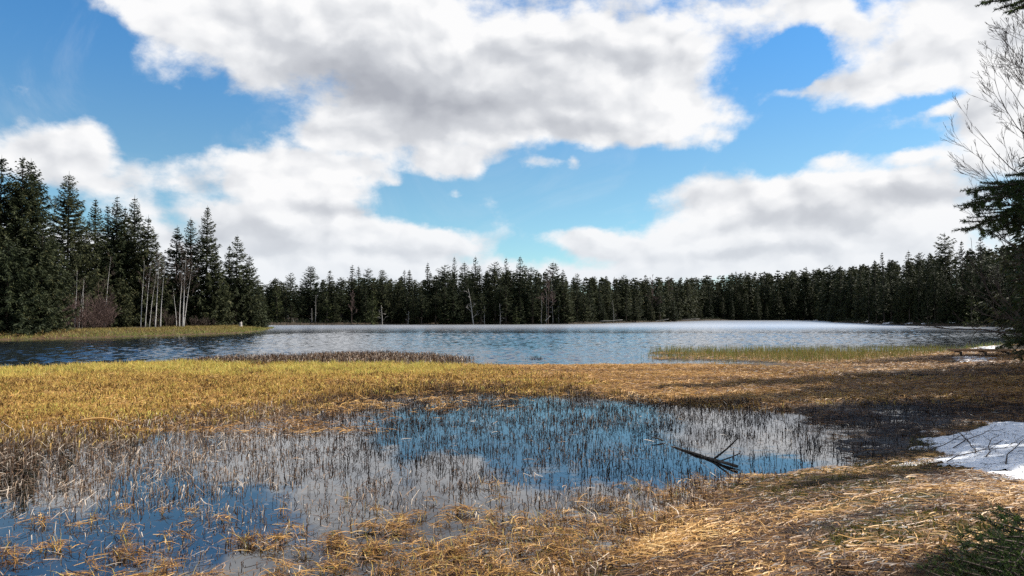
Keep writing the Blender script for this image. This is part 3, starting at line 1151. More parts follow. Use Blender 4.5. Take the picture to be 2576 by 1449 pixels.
for xd, yb, d, H, lab in [(1300, 808, 212, 6.2, 'small yellowish green spruce in front of the far forest, right of the hooked snag'),
                          (937, 806, 208, 10.5, 'yellowish green spruce beside the bleached snag'),
                          (697, 808, 208, 11.0, 'pale layered spruce at the left end of the far shore'),
                          (822, 806, 208, 8.5, 'yellowish low spruce right of the thin tall dead stem'),
                          (2292, 808, 205, 5.5, 'yellowish pine like young spruce by the snow on the right shore'),
                          (2265, 800, 212, 9.0, 'olive green spruce on the right shore, just left of the snow'),
                          (2445, 790, 168, 9.5, 'yellowish spruce on the right shore beside the near branches')]:
    x, y, _ = AT(xd, yb, d - 1)
    me = spruce_mesh(int(xd), H, H * .21, .5, step=.5, per=6, node=.3, twig=.5, wid=.09, shape=.9, gap=.2)
    me[1].materials.clear()
    if 'needles_pale' not in M:
        M['needles_pale'] = mat_leafy('pale_spruce_needles', [(0, (.014, .018, .008)), (.5, (.040, .050, .018)), (1, (.10, .095, .032))], .2, .65, .12)
    me[1].materials.append(M['needles_pale'])
    place_tree('young_spruce', me, x, y, lab, 'young spruce', 'pale young spruces on the far shore')

LOGS = [((1371, 808), (1384, 795), .09, 'straight pale log leaning against the dead stems of the far shore', 213),
        ((1508, 808.5), (1566, 805), .13, 'long drift log lying on the low shore at the start of the far bay', 236),
        ((1648, 808), (1682, 803), .12, 'drift log with its end raised, right of the long one', 285),
        ((1700, 807), (1760, 805), .13, 'drift log lying flat at the mouth of the far bay', 330)]
for a, b, rad, lab, d in LOGS:
    A, B = AT(*a, d), AT(*b, d + .5)
    ac = Acc()
    gz = hz(A[0], A[1])
    n = 6
    P = [(A[0] + (B[0] - A[0]) * t, A[1] + (B[1] - A[1]) * t, max(gz, A[2]) + max(.1, B[2] - A[2]) * t + .06 * math.sin(t * 9)) for t in np.linspace(0, 1, n)]
    ac.tube(P, rad * np.linspace(1.1, .7, n), 6)
    o = link('drift_log', ac.build('drift_log', [M['dead_wood']], True))
    tag(o, lab, 'log')

# reddish leafless stand among the far spruces
for k, (xd, yt, d, lab) in enumerate([(1640, 700, 292, 'left tree of the reddish leafless pair in the far forest'), (1682, 704, 312, 'right tree of the reddish leafless pair in the far forest'),
                                      (885, 738, 207, 'grey leafless tree with spreading limbs in the middle far shore'), (1378, 690, 216, 'reddish leafless tree above the three pale dead stems')]):
    x, y, _ = AT(xd, yt, d)
    gz = hz(x, y)
    me = bare_tree(60 + k, [(0, 0, .3, 0, 1)], height_for(xd, yt, d, gz), .16, 3, .3, 16, .24, minr=.04, bark=M['twig'], twigmat=M['red_twig'])
    place_tree('bare_tree', me, x, y, lab, 'bare tree', parts=('trunk', 'branches'))

# stump on the point
ac = Acc()
ac.tube([(0, 0, -.2), (0, 0, .1), (.02, 0, .45), (.05, 0, .8)], [.42, .30, .24, .22], 10)
ac.tube([(.1, .05, .75), (.16, .05, 1.0)], [.10, .02], 5)
x, y, _ = AT(605, 824, 131)
o = link('tree_stump', ac.build('tree_stump', [M['dead_wood']], True))
o.location = (x, y, hz(x, y))
tag(o, 'broken pale tree stump near the tip of the left point', 'stump')

# ---------------------------------------------------------------- snow
def snow_patch(poly, name, label, th=.10, res=.07, seed=1, kind=None, rough=.9):
    P = np.array(poly)
    x0, y0 = P.min(0) - .3
    x1, y1 = P.max(0) + .3
    nx, ny = int((x1 - x0) / res) + 2, int((y1 - y0) / res) + 2
    X, Y = np.meshgrid(np.linspace(x0, x1, nx), np.linspace(y0, y1, ny))
    s = sdf(poly, X, Y) + (fbm(X * .8, Y * 1.9, seed, 4) - .5) * rough * 1.7 + (fbm(X * 3, Y * 4, seed + 3, 3) - .5) * rough * .7
    t = np.sqrt(np.clip(s, 0, .5) / .5) * th * (.75 + .6 * (fbm(X * 1.6, Y * 1.6, seed + 8, 4))) + .02 * (fbm(X * 7, Y * 7, seed + 5, 2) - .5) * (s > .15)
    Z = height(X, Y) + np.where(s > 0, t, -.03)
    Z = np.maximum(Z, np.where(s > 0, t, -9))
    keep = np.zeros(X.shape, bool)
    keep[s > -res] = True
    ok = keep[:-1, :-1] & keep[1:, :-1] & keep[:-1, 1:] & keep[1:, 1:]
    idx = np.arange(X.size).reshape(X.shape)
    Q = np.stack([idx[:-1, :-1], idx[:-1, 1:], idx[1:, 1:], idx[1:, :-1]], -1)[ok]
    used = np.unique(Q)
    mp = np.full(X.size, -1)
    mp[used] = np.arange(len(used))
    V = np.stack([X, Y, Z], -1).reshape(-1, 3)[used]
    o = link(name, mesh_np(name, V, mp[Q], None, [M['snow']], smooth=True))
    tag(o, label, 'snow patch', kind=kind)
    return o


def quad_poly(xd, yd, w, h):
    return terrain_poly([(xd - w, yd), (xd - w * .5, yd - h), (xd + w * .4, yd - h * .8), (xd + w, yd - h * .1), (xd + w * .6, yd + h * .8), (xd - w * .3, yd + h)])


snow_patch(SNOW, 'snow_patch', 'large old snow patch with twigs lying on it at the right edge of the bank', .055, .05, 3, rough=1.0)
snow_patch(quad_poly(2492, 1219, 30, 6), 'snow_patch', 'small oval of snow just below the large patch', .07, .025, 11, rough=.15)
snow_patch(quad_poly(2552, 1233, 44, 10), 'snow_patch', 'long snow remnant at the right edge below the large patch', .08, .03, 12, rough=.25)
snow_patch(quad_poly(2518, 1275, 26, 4), 'snow_patch', 'tiny snow fleck in the dead grass above the fir branches', .05, .02, 13, rough=.10)
snow_patch(quad_poly(2448, 905, 56, 6), 'snow_patch', 'snow patch in front of the plank platform at the far right', .07, .06, 14, rough=.9)
snow_patch(quad_poly(2490, 877, 46, 3.5), 'snow_patch', 'snow behind the plank platform at the far right', .09, .06, 15, rough=.9)
for k, (xd, yd, w, h) in enumerate([(2062, 810.3, 16, .7), (2185, 813.2, 10, .8), (2235, 814.5, 16, .9), (2292, 816.2, 14, .9), (2330, 816.8, 8, .7), (2398, 817.4, 14, .9), (1985, 804.8, 9, .3), (2440, 818, 9, .8)]):
    d = shore_dist(xd) + 4.5
    x, y, _ = AT(xd, yd, d)
    a = w * S / F * d
    snow_patch([(x - a, y), (x - a * .4, y - 1.4), (x + a * .6, y - 1.1), (x + a, y + .4), (x + a * .3, y + 2.0), (x - a * .6, y + 1.6)], 'snow_patch',
               'scrap of old snow under the trees along the right shore', .22, .25, 30 + k, rough=.8)['group'] = 'snow scraps on the right shore'

# ---------------------------------------------------------------- plank platform at the far right
x, y = GT(2468, 899)
o = empty('plank_platform', (x, y, hz(x, y)), R(-6))
for i in range(3):
    ac = Acc()
    L = [3.3, 3.0, 3.4][i]
    ac.box(([-.1, .05, 0][i], (i - 1) * .24, .40 + .012 * i), (L, .22, .10))
    link('plank', ac.build('plank', [M['plank']]), o)
for sx in (-1.25, .1, 1.3):
    ac = Acc()
    ac.tube([(sx, -.3, -.3), (sx + .02, -.3, .1), (sx, -.3, .30)], [.075, .07, .07], 7)
    link('post', ac.build('post', [M['wet_wood']], True), o)
    ac = Acc()
    ac.tube([(sx, -.42, .30), (sx, .42, .30)], [.045, .045], 6)
    link('crossbeam', ac.build('crossbeam', [M['wet_wood']], True), o)
tag(o, 'low wooden plank platform on short posts at the far right by the water', 'platform')

# ---------------------------------------------------------------- fallen log in the pond and loose sticks
A, B = G(1640, 1105), G(1852, 1180)
cx, cy = (A[0] + B[0]) / 2, (A[1] + B[1]) / 2
o = empty('fallen_log', (cx, cy, .0))
dx, dy = B[0] - cx, B[1] - cy
ac = Acc()
t = np.linspace(-1.15, 1, 14)
r0 = np.random.default_rng(4)
P = np.stack([dx * t + r0.normal(0, .012, 14), dy * t + r0.normal(0, .012, 14), -.02 + .030 * (t + 1) + r0.normal(0, .008, 14)], -1)
ac.tube(P, np.linspace(.010, .029, 14) * r0.uniform(.9, 1.12, 14), 10)
link('trunk', ac.build('trunk', [M['wet_wood']], True), o)
for (a, b, r1) in [((1795, 1160), (1856, 1102), .019), ((1812, 1164), (1862, 1140), .014), ((1668, 1112), (1640, 1100), .02)]:
    p = G(*a)
    ac = Acc()
    hgt = (a[1] - b[1]) * S / F * p[1] * 1.02
    q = AT(b[0], b[1], p[1] + .1)
    ac.tube([(p[0] - cx, p[1] - cy, .03), ((p[0] + q[0]) / 2 - cx + .02, p[1] - cy + .03, q[2] * .5 + .02), (q[0] - cx, q[1] - cy, q[2])], [r1, r1 * .8, r1 * .6], 6)
    link('branch', ac.build('branch', [M['wet_wood']], True), o)
tag(o, 'dark waterlogged log with two upright branches lying in the pond', 'log')

STICKS = [((2330, 1150), (2455, 1105), 'thin grey stick across the upper left of the snow'), ((2400, 1135), (2530, 1090), 'forked grey twig across the middle of the snow'),
          ((2380, 1172), (2560, 1138), 'long curved dark stick along the lower snow'), ((2480, 1160), (2512, 1105), 'upright slanting stick poking from the snow'),
          ((2520, 1180), (2590, 1110), 'stick slanting over the right edge of the snow'), ((2440, 1120), (2380, 1098), 'short twig near the top of the snow'),
          ((2455, 1150), (2425, 1108), 'short slanting twig in the middle of the snow')]
for k, (a, b, lab) in enumerate(STICKS):
    r = np.random.default_rng(40 + k)
    pa, pb = GT(*a), GT(*b)
    n = 7
    t = np.linspace(0, 1, n)
    X, Y = pa[0] + (pb[0] - pa[0]) * t + r.normal(0, .03, n), pa[1] + (pb[1] - pa[1]) * t + r.normal(0, .03, n)
    Z = height(X, Y) + .07 + .07 * np.sin(t * 3.1) * r.uniform(.2, 1) + .04 * t
    ac = Acc()
    ac.tube(np.stack([X, Y, Z], -1), np.linspace(.010, .004, n), 5)
    for c in range(4):
        i = int(r.integers(1, n - 1))
        d = np.array([X[-1] - X[0], Y[-1] - Y[0], 0])
        d = d / np.linalg.norm(d) + np.array([*r.normal(0, .6, 2), r.uniform(.0, .5)])
        grow(ac, (X[i], Y[i], Z[i]), d, r.uniform(.2, .45), .005, 1, r, .5, .0, (1, 2), 4, 4, .1, .003)
    o = link('dead_branch', ac.build('dead_branch', [M['twig']]))
    tag(o, lab, 'stick', 'sticks lying on the snow')

r = np.random.default_rng(77)
m = 9000
X, Y = r.uniform(5.5, 13, m), r.uniform(9, 19.5, m)
k = sdf(SNOW, X, Y) > .05
X, Y = X[k][::4], Y[k][::4]
ac = Acc()
m = len(X)
az = r.uniform(0, 6.28, m)
ln = r.uniform(.015, .07, m)
P = np.stack([np.stack([X - np.cos(az) * ln, Y - np.sin(az) * ln, height(X, Y) + .075], -1), np.stack([X, Y, height(X, Y) + .09], -1), np.stack([X + np.cos(az) * ln, Y + np.sin(az) * ln, height(X, Y) + .08], -1)], 1)
ac.ribbons(P, np.tile([.003, .005, .003], (m, 1)), np.stack([-np.sin(az), np.cos(az), np.full(m, .4)], -1), r.uniform(0, .5, m))
o = link('needle_litter', ac.build('needle_litter', [M['stalk']]))
tag(o, 'dark needles and twig bits littering the snow', 'litter', kind='stuff')

# one long pale reed lying across the meadow edge
ac = Acc()
pa, pb = G(188, 1083), G(352, 1080)
t = np.linspace(0, 1, 9)
X, Y = pa[0] + (pb[0] - pa[0]) * t, pa[1] + (pb[1] - pa[1]) * t + .10 * np.sin(t * 3)
ac.tube(np.stack([X, Y, np.maximum(height(X, Y), 0) + .16 + .08 * np.sin(t * 5)], -1), np.linspace(.03, .012, 9), 6)
o = link('reed_stalk', ac.build('reed_stalk', [M['straw']], True))
tag(o, 'long pale reed stalk lying across the sedge at the left', 'reed')
ac.C = [np.full(len(v), .9) for v in ac.V]
o.data = ac.build('reed_stalk', [M['straw']], True)

# ---------------------------------------------------------------- blades, stalks and straw
def scatter(n, y0, y1, xmargin=.06, seed=0, xlo=None, xhi=None):
    """even points per square metre inside the field of view plus a margin"""
    r = np.random.default_rng(seed)
    half = 512 / F + xmargin
    Y = np.sqrt(r.uniform(y0 * y0, y1 * y1, n))
    X = r.uniform(-1, 1, n) * Y * half
    return X, Y, r


def keep_by(prob, r, *arrs):
    k = r.random(len(prob)) < prob
    return [a[k] for a in arrs]


def upright(ac, X, Y, Z, h, w, tint, r, lean=.25, curl=.35):
    n = len(X)
    az = r.uniform(0, 6.283, n)
    le = np.abs(r.normal(0, lean, n))
    d = np.stack([np.cos(az), np.sin(az)], -1)
    t = np.array([0, .4, .75, 1.0])
    out = le[:, None] * h[:, None] * t[None, :] + curl * le[:, None] * h[:, None] * t[None, :] ** 3
    P = np.empty((n, 4, 3))
    P[:, :, 0] = X[:, None] + d[:, :1] * out
    P[:, :, 1] = Y[:, None] + d[:, 1:] * out
    P[:, :, 2] = Z[:, None] + h[:, None] * t[None, :] * np.sqrt(np.clip(1 - (le[:, None] * t[None, :]) ** 2, .15, 1))
    W = w[:, None] * np.array([1, .9, .6, .12])[None, :]
    a2 = r.uniform(0, 6.283, n)
    ac.ribbons(P, W, np.stack([np.cos(a2), np.sin(a2), np.zeros(n)], -1), tint)


def bent(ac, X, Y, Z, h, w, tint, r, lean=.18, fold=.75):
    """broken rush stubs: upright foot, many with the top snapped over"""
    n = len(X)
    az = r.uniform(0, 6.283, n)
    le = r.normal(0, lean, n)
    f = r.random(n) < fold
    top = np.where(f, r.uniform(.4, 1.3, n), 0) * h
    a2 = az + r.normal(0, 1.2, n)
    down = r.uniform(-.5, 1.0, n) * top
    P = np.empty((n, 4, 3))
    kx, ky = X + np.cos(az) * le * h, Y + np.sin(az) * le * h
    b = r.normal(0, .05, n) * h
    P[:, 0] = np.stack([X, Y, Z], -1)
    P[:, 1] = np.stack([(X + kx) / 2 + b, (Y + ky) / 2, Z + h * .5], -1)
    P[:, 2] = np.stack([kx, ky, Z + h], -1)
    ln = np.sqrt(np.maximum(top ** 2 - down ** 2, .0004))
    P[:, 3] = np.stack([kx + np.cos(a2) * ln, ky + np.sin(a2) * ln, np.maximum(Z + h - down, .01)], -1)
    W = w[:, None] * np.array([1, 1, .95, .5])[None, :]
    a3 = r.uniform(-.6, .6, n)
    ac.ribbons(P, W, np.stack([np.cos(a3), np.sin(a3), np.zeros(n)], -1), tint)


def lying(ac, X, Y, Z, L, w, tint, r, rise=.25, az0=0.0, spread=1.2):
    n = len(X)
    az = az0 + r.normal(0, spread, n)
    t = np.array([-.5, -.15, .2, .5])
    cv = r.normal(0, .09, n)
    dx, dy = np.cos(az), np.sin(az)
    P = np.empty((n, 4, 3))
    u = t[None, :] * L[:, None]
    v = cv[:, None] * L[:, None] * (t[None, :] ** 2 * 4 - .4)
    P[:, :, 0] = X[:, None] + dx[:, None] * u - dy[:, None] * v
    P[:, :, 1] = Y[:, None] + dy[:, None] * u + dx[:, None] * v
    sl = r.normal(0, rise * .5, n)
    arch = np.abs(r.normal(0, rise, n))
    P[:, :, 2] = Z[:, None] + L[:, None] * (arch[:, None] * (.25 - t[None, :] ** 2) + sl[:, None] * t[None, :]) + np.abs(r.normal(0, .018, n))[:, None] + .012
    W = w[:, None] * np.array([.8, 1, .9, .3])[None, :]
    nz = r.uniform(-.5, .9, n)
    side = np.stack([-dy, dx, nz], -1)
    side /= np.linalg.norm(side, axis=1)[:, None]
    ac.ribbons(P, W, side, tint)


def stuff(name, ac, mat, label, cat):
    o = link(name, ac.build(name, [mat]))
    tag(o, label, cat, kind='stuff')


# survey zones of the wet meadow (2576 wide picture units), used with ragged edges
Z_YEL = [(-900, 950), (0, 932), (400, 916), (850, 919), (1180, 924), (1320, 940), (1480, 970), (1420, 990), (1200, 978), (1000, 985), (800, 1010), (600, 1048), (350, 1080), (0, 1112), (-900, 1140)]
Z_GRN = [(-900, 940), (0, 930), (400, 914), (850, 917), (1180, 922), (1260, 932), (1100, 948), (700, 952), (300, 950), (0, 962), (-900, 975)]
Z_ORA = [(1150, 923), (1600, 920), (1850, 924), (2080, 936), (2300, 958), (2600, 955), (2800, 1000), (2800, 1030), (2100, 1016), (1900, 1022), (1700, 1012), (1480, 990), (1300, 965)]
Z_BRN = [(-900, 1120), (0, 1090), (350, 1060), (600, 1030), (800, 1000), (1000, 978), (1300, 972), (1300, 1000), (1000, 1060), (760, 1110), (600, 1190), (320, 1210), (230, 1290), (-900, 1330)]
Z_RBK = [(1960, 912), (2200, 912), (2330, 902), (2400, 888), (2700, 866), (2900, 900), (2900, 975), (2500, 965), (2100, 945)]


def zone(pts, X, Y, soft, n):
    """0..1 membership with a ragged, gradual border (soft in metres)"""
    return sstep(-soft, soft, sdf(ground_poly(pts), X, Y) + n)


def meadow():
    # sedge mat of the left meadow
    X, Y, r = scatter(340000, 14, 41, seed=11)
    n = (fbm(X * .5, Y * .5, 31) - .5) * 5
    k = np.maximum(zone(Z_YEL, X, Y, 1.6, n * .6), .85 * zone(Z_ORA, X, Y, 1.2, n * .4))
    dry = (sdf(SHORE, X, Y) < .1)
    cl = .02 + .98 * sstep(.43, .58, fbm(X * 1.8, Y * 1.8, 41))
    X, Y = keep_by(k * dry * cl, r, X, Y)
    n = (fbm(X * .5, Y * .5, 31) - .5) * 5
    grn = zone(Z_GRN, X, Y, 2.0, n)
    ora = zone(Z_ORA, X, Y, 2.0, n * .6)
    z = np.maximum(height(X, Y), -.05)
    m = len(X)
    tint = np.clip(.49 + .34 * grn - .20 * ora + r.normal(0, .22, m), 0, 1)
    ac = Acc()
    h = (.10 + .10 * r.random(m)) * (1 + .6 * grn - .35 * ora)
    upright(ac, X, Y, z, h * (.7 + .8 * fbm(X * 1.3, Y * 1.3, 43)), r.uniform(.005, .012, m), tint, r, .75, .9)
    X, Y, r = scatter(215000, 14, 41, seed=23)
    n = (fbm(X * .5, Y * .5, 31) - .5) * 5
    k = zone(Z_YEL, X, Y, 1.6, n * .6) * (1 - .5 * zone(Z_GRN, X, Y, 2.0, n)) * (sdf(SHORE, X, Y) < .1)
    X, Y = keep_by(k * (.15 + .85 * sstep(.40, .6, fbm(X * 2.2, Y * 2.2, 45))), r, X, Y)
    m = len(X)
    bent(ac, X, Y, np.maximum(height(X, Y), -.05), r.uniform(.05, .20, m), r.uniform(.005, .013, m), np.clip(r.normal(.34, .30, m) + .8 * (fbm(X * .5, Y * .8, 47) - .5), 0, 1), r, .5, .9)
    stuff('sedge_meadow', ac, M['sedge'], 'yellow green sedge of the wet meadow beyond the pond', 'sedge')
    # dead leaves lying in it, and the orange straw mat to the right
    X, Y, r = scatter(420000, 17, 56, seed=12)
    n = (fbm(X * .5, Y * .5, 33) - .5) * 4
    k = np.maximum(.75 * zone(Z_YEL, X, Y, 1.6, n * .5) * (1 - .75 * zone(Z_GRN, X, Y, 2, n)), zone(Z_ORA, X, Y, 1.0, n * .3))
    k = np.maximum(k, .42 * zone(Z_BRN, X, Y, 1.2, n) * sstep(.40, .62, fbm(X * 1.1, Y * 1.1, 35)))
    k = np.maximum(k, .55 * zone(Z_RBK, X, Y, 1.0, n * .3) * (height(X, Y) > -.02))
    X, Y = keep_by(k * (sdf(SHORE, X, Y) < .3), r, X, Y)
    n = (fbm(X * .5, Y * .5, 33) - .5) * 4
    yel = zone(Z_YEL, X, Y, 2, n) * (1 - zone(Z_ORA, X, Y, 1.0, n * .3))
    m = len(X)
    bandy = fbm(X * .12, Y * .9, 51)
    tint = np.clip(r.normal(.54, .2, m) + .12 * yel + .6 * (bandy - .5) - .10 * sstep(1500, 2200, survey(X, Y)[0]), 0, 1)
    ac = Acc()
    lying(ac, X, Y, np.maximum(height(X, Y), -.02) + .05 * r.random(m), r.uniform(.15, .42, m), r.uniform(.005, .011, m), tint, r, .30, 0, 1.3)
    stuff('straw_mat', ac, M['straw'], 'flattened orange dead sedge between the pond and the lake', 'dead grass')


def pond_stalks():
    X, Y, r = scatter(300000, 7.0, 33, seed=13)
    n = (fbm(X * .45, Y * .45, 61) - .5)
    dp = sdf(POND, X, Y)
    brn = zone(Z_BRN, X, Y, 1.6, n * 5)
    xd, yd = survey(X, Y)
    clump = sstep(.40, .62, fbm(X * 1.4, Y * 1.4, 63))
    dens = np.where(dp > -.8, .14 + .36 * clump, 0)
    dens = dens * (1 + .45 * sstep(1150, 1010, yd)) * (1 - .45 * sstep(1400, 2000, xd) * sstep(1030, 1120, yd))
    dens = np.maximum(dens * np.where(yd > 1230, 1.25, 1), brn * (.50 + .35 * clump))
    wet = np.maximum(sdf(WETLAND, X, Y), sdf(PUDDLES, X, Y)) > -.3
    dens = np.where(wet & (dp < 0), .10, dens)
    X, Y, brn, yd, xd = keep_by(dens, r, X, Y, brn, yd, xd)
    m = len(X)
    # stub tint is darkest in the middle of the pond, paler towards the near and left side
    black = sstep(650, 950, xd) * sstep(1280, 1150, yd)
    tint = np.clip(r.normal(.64, .24, m) - .44 * black + .10 * brn + .12 * sstep(1150, 1300, yd), 0, 1)
    h = r.uniform(.09, .27, m) * (1 - .25 * sstep(1200, 1400, yd))
    ac = Acc()
    bent(ac, X, Y, np.minimum(height(X, Y), -.05), h * r.uniform(.5, 1.05, m) + .05, r.uniform(.0028, .006, m), tint, r, .22, .55)
    stuff('rush_stubs', ac, M['stalk'], 'broken dark rush stubs standing in the pond', 'rushes')
    # loose bits afloat
    X, Y, r = scatter(60000, 7, 26, seed=14)
    dp = sdf(POND, X, Y)
    xd, yd = survey(X, Y)
    X, Y, yd = keep_by(np.where(dp > 0, .05 + .35 * sstep(1230, 1400, yd) + .2 * zone(Z_BRN, X, Y, 1.5, 0), 0) * sstep(.42, .6, fbm(X * 1.3, Y * 1.3, 71)), r, X, Y, yd)
    m = len(X)
    ac = Acc()
    lying(ac, X, Y, np.full(m, .004), r.uniform(.06, .28, m), r.uniform(.003, .006, m), np.clip(r.normal(.6, .25, m), 0, 1), r, .25)
    stuff('floating_straw', ac, M['stalk'], 'bits of dead stalk floating among the rush stubs', 'dead stalks')


def clump_field():
    """tousled straw heaps standing in the shallow water of the foreground"""
    r = np.random.default_rng(15)
    C = []
    for k in range(2600):
        xd, yd = r.uniform(-150, 1900), r.uniform(1205, 1500)
        x, y = G(xd, yd)
        s = float(sdf(POND, np.array([x]), np.array([y]))[0])
        p = sstep(1220, 1420, np.array([yd]))[0] * .8 + .55 * math.exp(-abs(s) / .8)
        p *= .30 + .70 * sstep(500, 1250, np.array([xd]))[0]
        if s > -.6 and r.random() < p * .36:
            C.append((x, y, r.uniform(.05, .14) if r.random() < .8 else r.uniform(.14, .28)))
    ac, up = Acc(), Acc()
    for (x, y, rad) in C:
        m = int(rad * rad * 1100) + 10
        a, q = r.uniform(0, 6.283, m), np.abs(r.normal(0, .5, m)) * rad
        X, Y = x + np.cos(a) * q * 1.5, y + np.sin(a) * q
        Z = np.maximum(height(X, Y), 0) + .06 * np.exp(-(q / rad) ** 2 * 2) * r.random(m)
        lying(ac, X, Y, Z, r.uniform(.08, .32, m), r.uniform(.0022, .005, m), np.clip(r.normal(.38, .30, m), 0, 1), r, .30, r.uniform(-.5, .5), 1.2)
        m2 = int(m * .22)
        upright(up, X[:m2], Y[:m2], np.full(m2, .0), r.uniform(.06, .20, m2), r.uniform(.003, .005, m2), np.clip(r.normal(.5, .25, m2), 0, 1), r, .6, .8)
    stuff('straw_heaps', ac, M['straw'], 'tousled brown straw heaps in the shallow foreground water', 'dead grass')
    stuff('sedge_shoots', up, M['sedge'], 'short sedge shoots growing out of the straw heaps', 'sedge')


def bank():
    X, Y, r = scatter(640000, 5.2, 24, seed=16)
    dp = sdf(POND, X, Y) + (fbm(X * .9, Y * .9, 81) - .5) * 1.4
    k = sstep(.5, -.5, dp)
    xd, yd = survey(X, Y, height(X, Y))
    k = k * (xd > 1150) * (yd > 1010)
    snowy = sdf(SNOW, X, Y) > .15
    wl = sdf(WETLAND, X, Y) + (fbm(X * .7, Y * .7, 83) - .5) * 2
    k = k * ~snowy * (1 - .10 * sstep(-.3, .6, wl)) * (.45 + .55 * sstep(.35, .55, fbm(X * .8, Y * .8, 85)))
    k = k * (1 - .65 * sstep(.46, .58, fbm(X * .5, Y * .6, 91)))
    X, Y, wl = keep_by(k * .85, r, X, Y, wl)
    m = len(X)
    xd, yd = survey(X, Y, height(X, Y))
    pale = fbm(X * .55, Y * .8, 87)
    dark = sstep(-.8, .4, wl) + .35 * sstep(1210, 1120, yd)
    tint = np.clip(r.normal(.35, .28, m) + 1.5 * (pale - .47) - .34 * dark, 0, 1)
    ac = Acc()
    az0 = (fbm(X * .4, Y * .4, 89) - .5) * 3
    lying(ac, X, Y, height(X, Y) + .05 * r.random(m), r.uniform(.05, .15, m) * r.choice([.7, 1.0, 1.6, 2.4], m), r.uniform(.002, .006, m), tint, r, .13, az0, .95)
    stuff('dead_grass', ac, M['straw'], 'matted dead grass on the near bank', 'dead grass')
    # moss and low green between
    X, Y, r = scatter(260000, 5.2, 26, seed=17)
    dp = sdf(POND, X, Y)
    xd, yd = survey(X, Y)
    g = fbm(X * .5, Y * .6, 91)
    X, Y = keep_by((dp < -.3) * (xd > 1400) * (yd > 1040) * ~(sdf(SNOW, X, Y) > .15) * sstep(.41, .53, g) * .95 * (sdf(WETLAND, X, Y) < .2), r, X, Y)
    m = len(X)
    ac = Acc()
    upright(ac, X, Y, height(X, Y), r.uniform(.03, .10, m), r.uniform(.003, .008, m), np.clip(r.normal(.5, .25, m), 0, 1), r, .8, .6)
    stuff('moss', ac, M['moss'], 'olive moss between the dead grass on the near bank', 'moss')


def reed_belts():
    X, Y, r = scatter(150000, 33, 74, seed=18)
    n = (fbm(X * .5, Y * .5, 93) - .5) * 2.4
    s = sdf(REEDBED, X, Y) + n
    X, Y, s = keep_by(sstep(-.5, .8, s) * (.5 + .5 * sstep(.4, .6, fbm(X * .8, Y * .8, 95))), r, X, Y, s)
    m = len(X)
    xd, yd = survey(X, Y)
    ac = Acc()
    tint = np.clip(r.normal(.58, .22, m) + .25 * sstep(895, 875, yd) - .1, 0, 1)
    upright(ac, X, Y, np.minimum(height(X, Y), .05), r.uniform(.22, .62, m), r.uniform(.006, .012, m), tint, r, .16, .8)
    stuff('green_reeds', ac, M['reeds'], 'green and straw coloured reeds standing in the lake at the right', 'reeds')
    X, Y, r = scatter(80000, 33, 52, seed=19)
    s = sdf(REEDBED, X, Y)
    X, Y = keep_by((s > .1) * .5, r, X, Y)
    m = len(X)
    ac = Acc()
    lying(ac, X, Y, np.maximum(height(X, Y), 0) + .02, r.uniform(.2, .5, m), r.uniform(.006, .012, m), np.clip(r.normal(.6, .2, m), 0, 1), r, .3)
    stuff('reed_litter', ac, M['straw'], 'dead reed leaves lying at the foot of the green reeds', 'dead reeds')
    # brown sedge island in front of the open water
    X, Y, r = scatter(130000, 36, 56, seed=20)
    n = (fbm(X * .6, Y * .6, 97) - .5) * 2.0
    s = sdf(ISLAND, X, Y) + n
    X, Y = keep_by(sstep(-.4, .6, s), r, X, Y)
    m = len(X)
    ac = Acc()
    bent(ac, X, Y, np.full(m, -.04), r.uniform(.14, .42, m), r.uniform(.006, .012, m), np.clip(r.normal(.66, .24, m), 0, 1), r, .18, .35)
    stuff('brown_rushes', ac, M['stalk'], 'belt of broken brown rushes at the edge of the open lake', 'rushes')
    # grass fringe of the left point
    X, Y, r = scatter(220000, 72, 165, seed=22)
    X = -np.abs(X)
    dl = sdf(SHORE, X, Y)
    X, Y, dl = keep_by(((dl < .1) & (dl > -16) & (Y < 160) & (X < -20)) * sstep(-16, -3, dl), r, X, Y, dl)
    m = len(X)
    ac = Acc()
    upright(ac, X, Y, height(X, Y) - .03, r.uniform(.12, .38, m), r.uniform(.02, .04, m), np.clip(.30 + .34 * sstep(-4, 0, dl) + .5 * (fbm(X * .15, Y * .15, 99) - .5) + r.normal(0, .16, m), 0, 1), r, .5, .6)
    stuff('shore_grass', ac, M['reeds'], 'pale grass fringe along the waterline of the left point', 'grass')


def far_undergrowth():
    r = np.random.default_rng(24)
    n = 160000
    Y = r.uniform(105, 392, n)
    X = r.uniform(-.75, .85, n) * Y
    dl = sdf(SHORE, X, Y)
    k = (dl < -.1) & (dl > -9) & ~((X < -20) & (Y < 172))
    X, Y, dl = X[k], Y[k], dl[k]
    m = len(X)
    ac = Acc()
    lump = fbm(X * .25, Y * .25, 111)
    upright(ac, X, Y, height(X, Y) - .15, r.uniform(.4, 1.1, m) * (.5 + 1.4 * lump) * sstep(0, 2.5, -dl) + .25, r.uniform(.05, .13, m), np.clip(r.normal(.35, .2, m), 0, 1), r, .5, .7)
    stuff('undergrowth', ac, M['needles'], 'dark low undergrowth along the waterline of the far shore', 'undergrowth')


meadow()
far_undergrowth()
pond_stalks()
clump_field()
bank()
reed_belts()

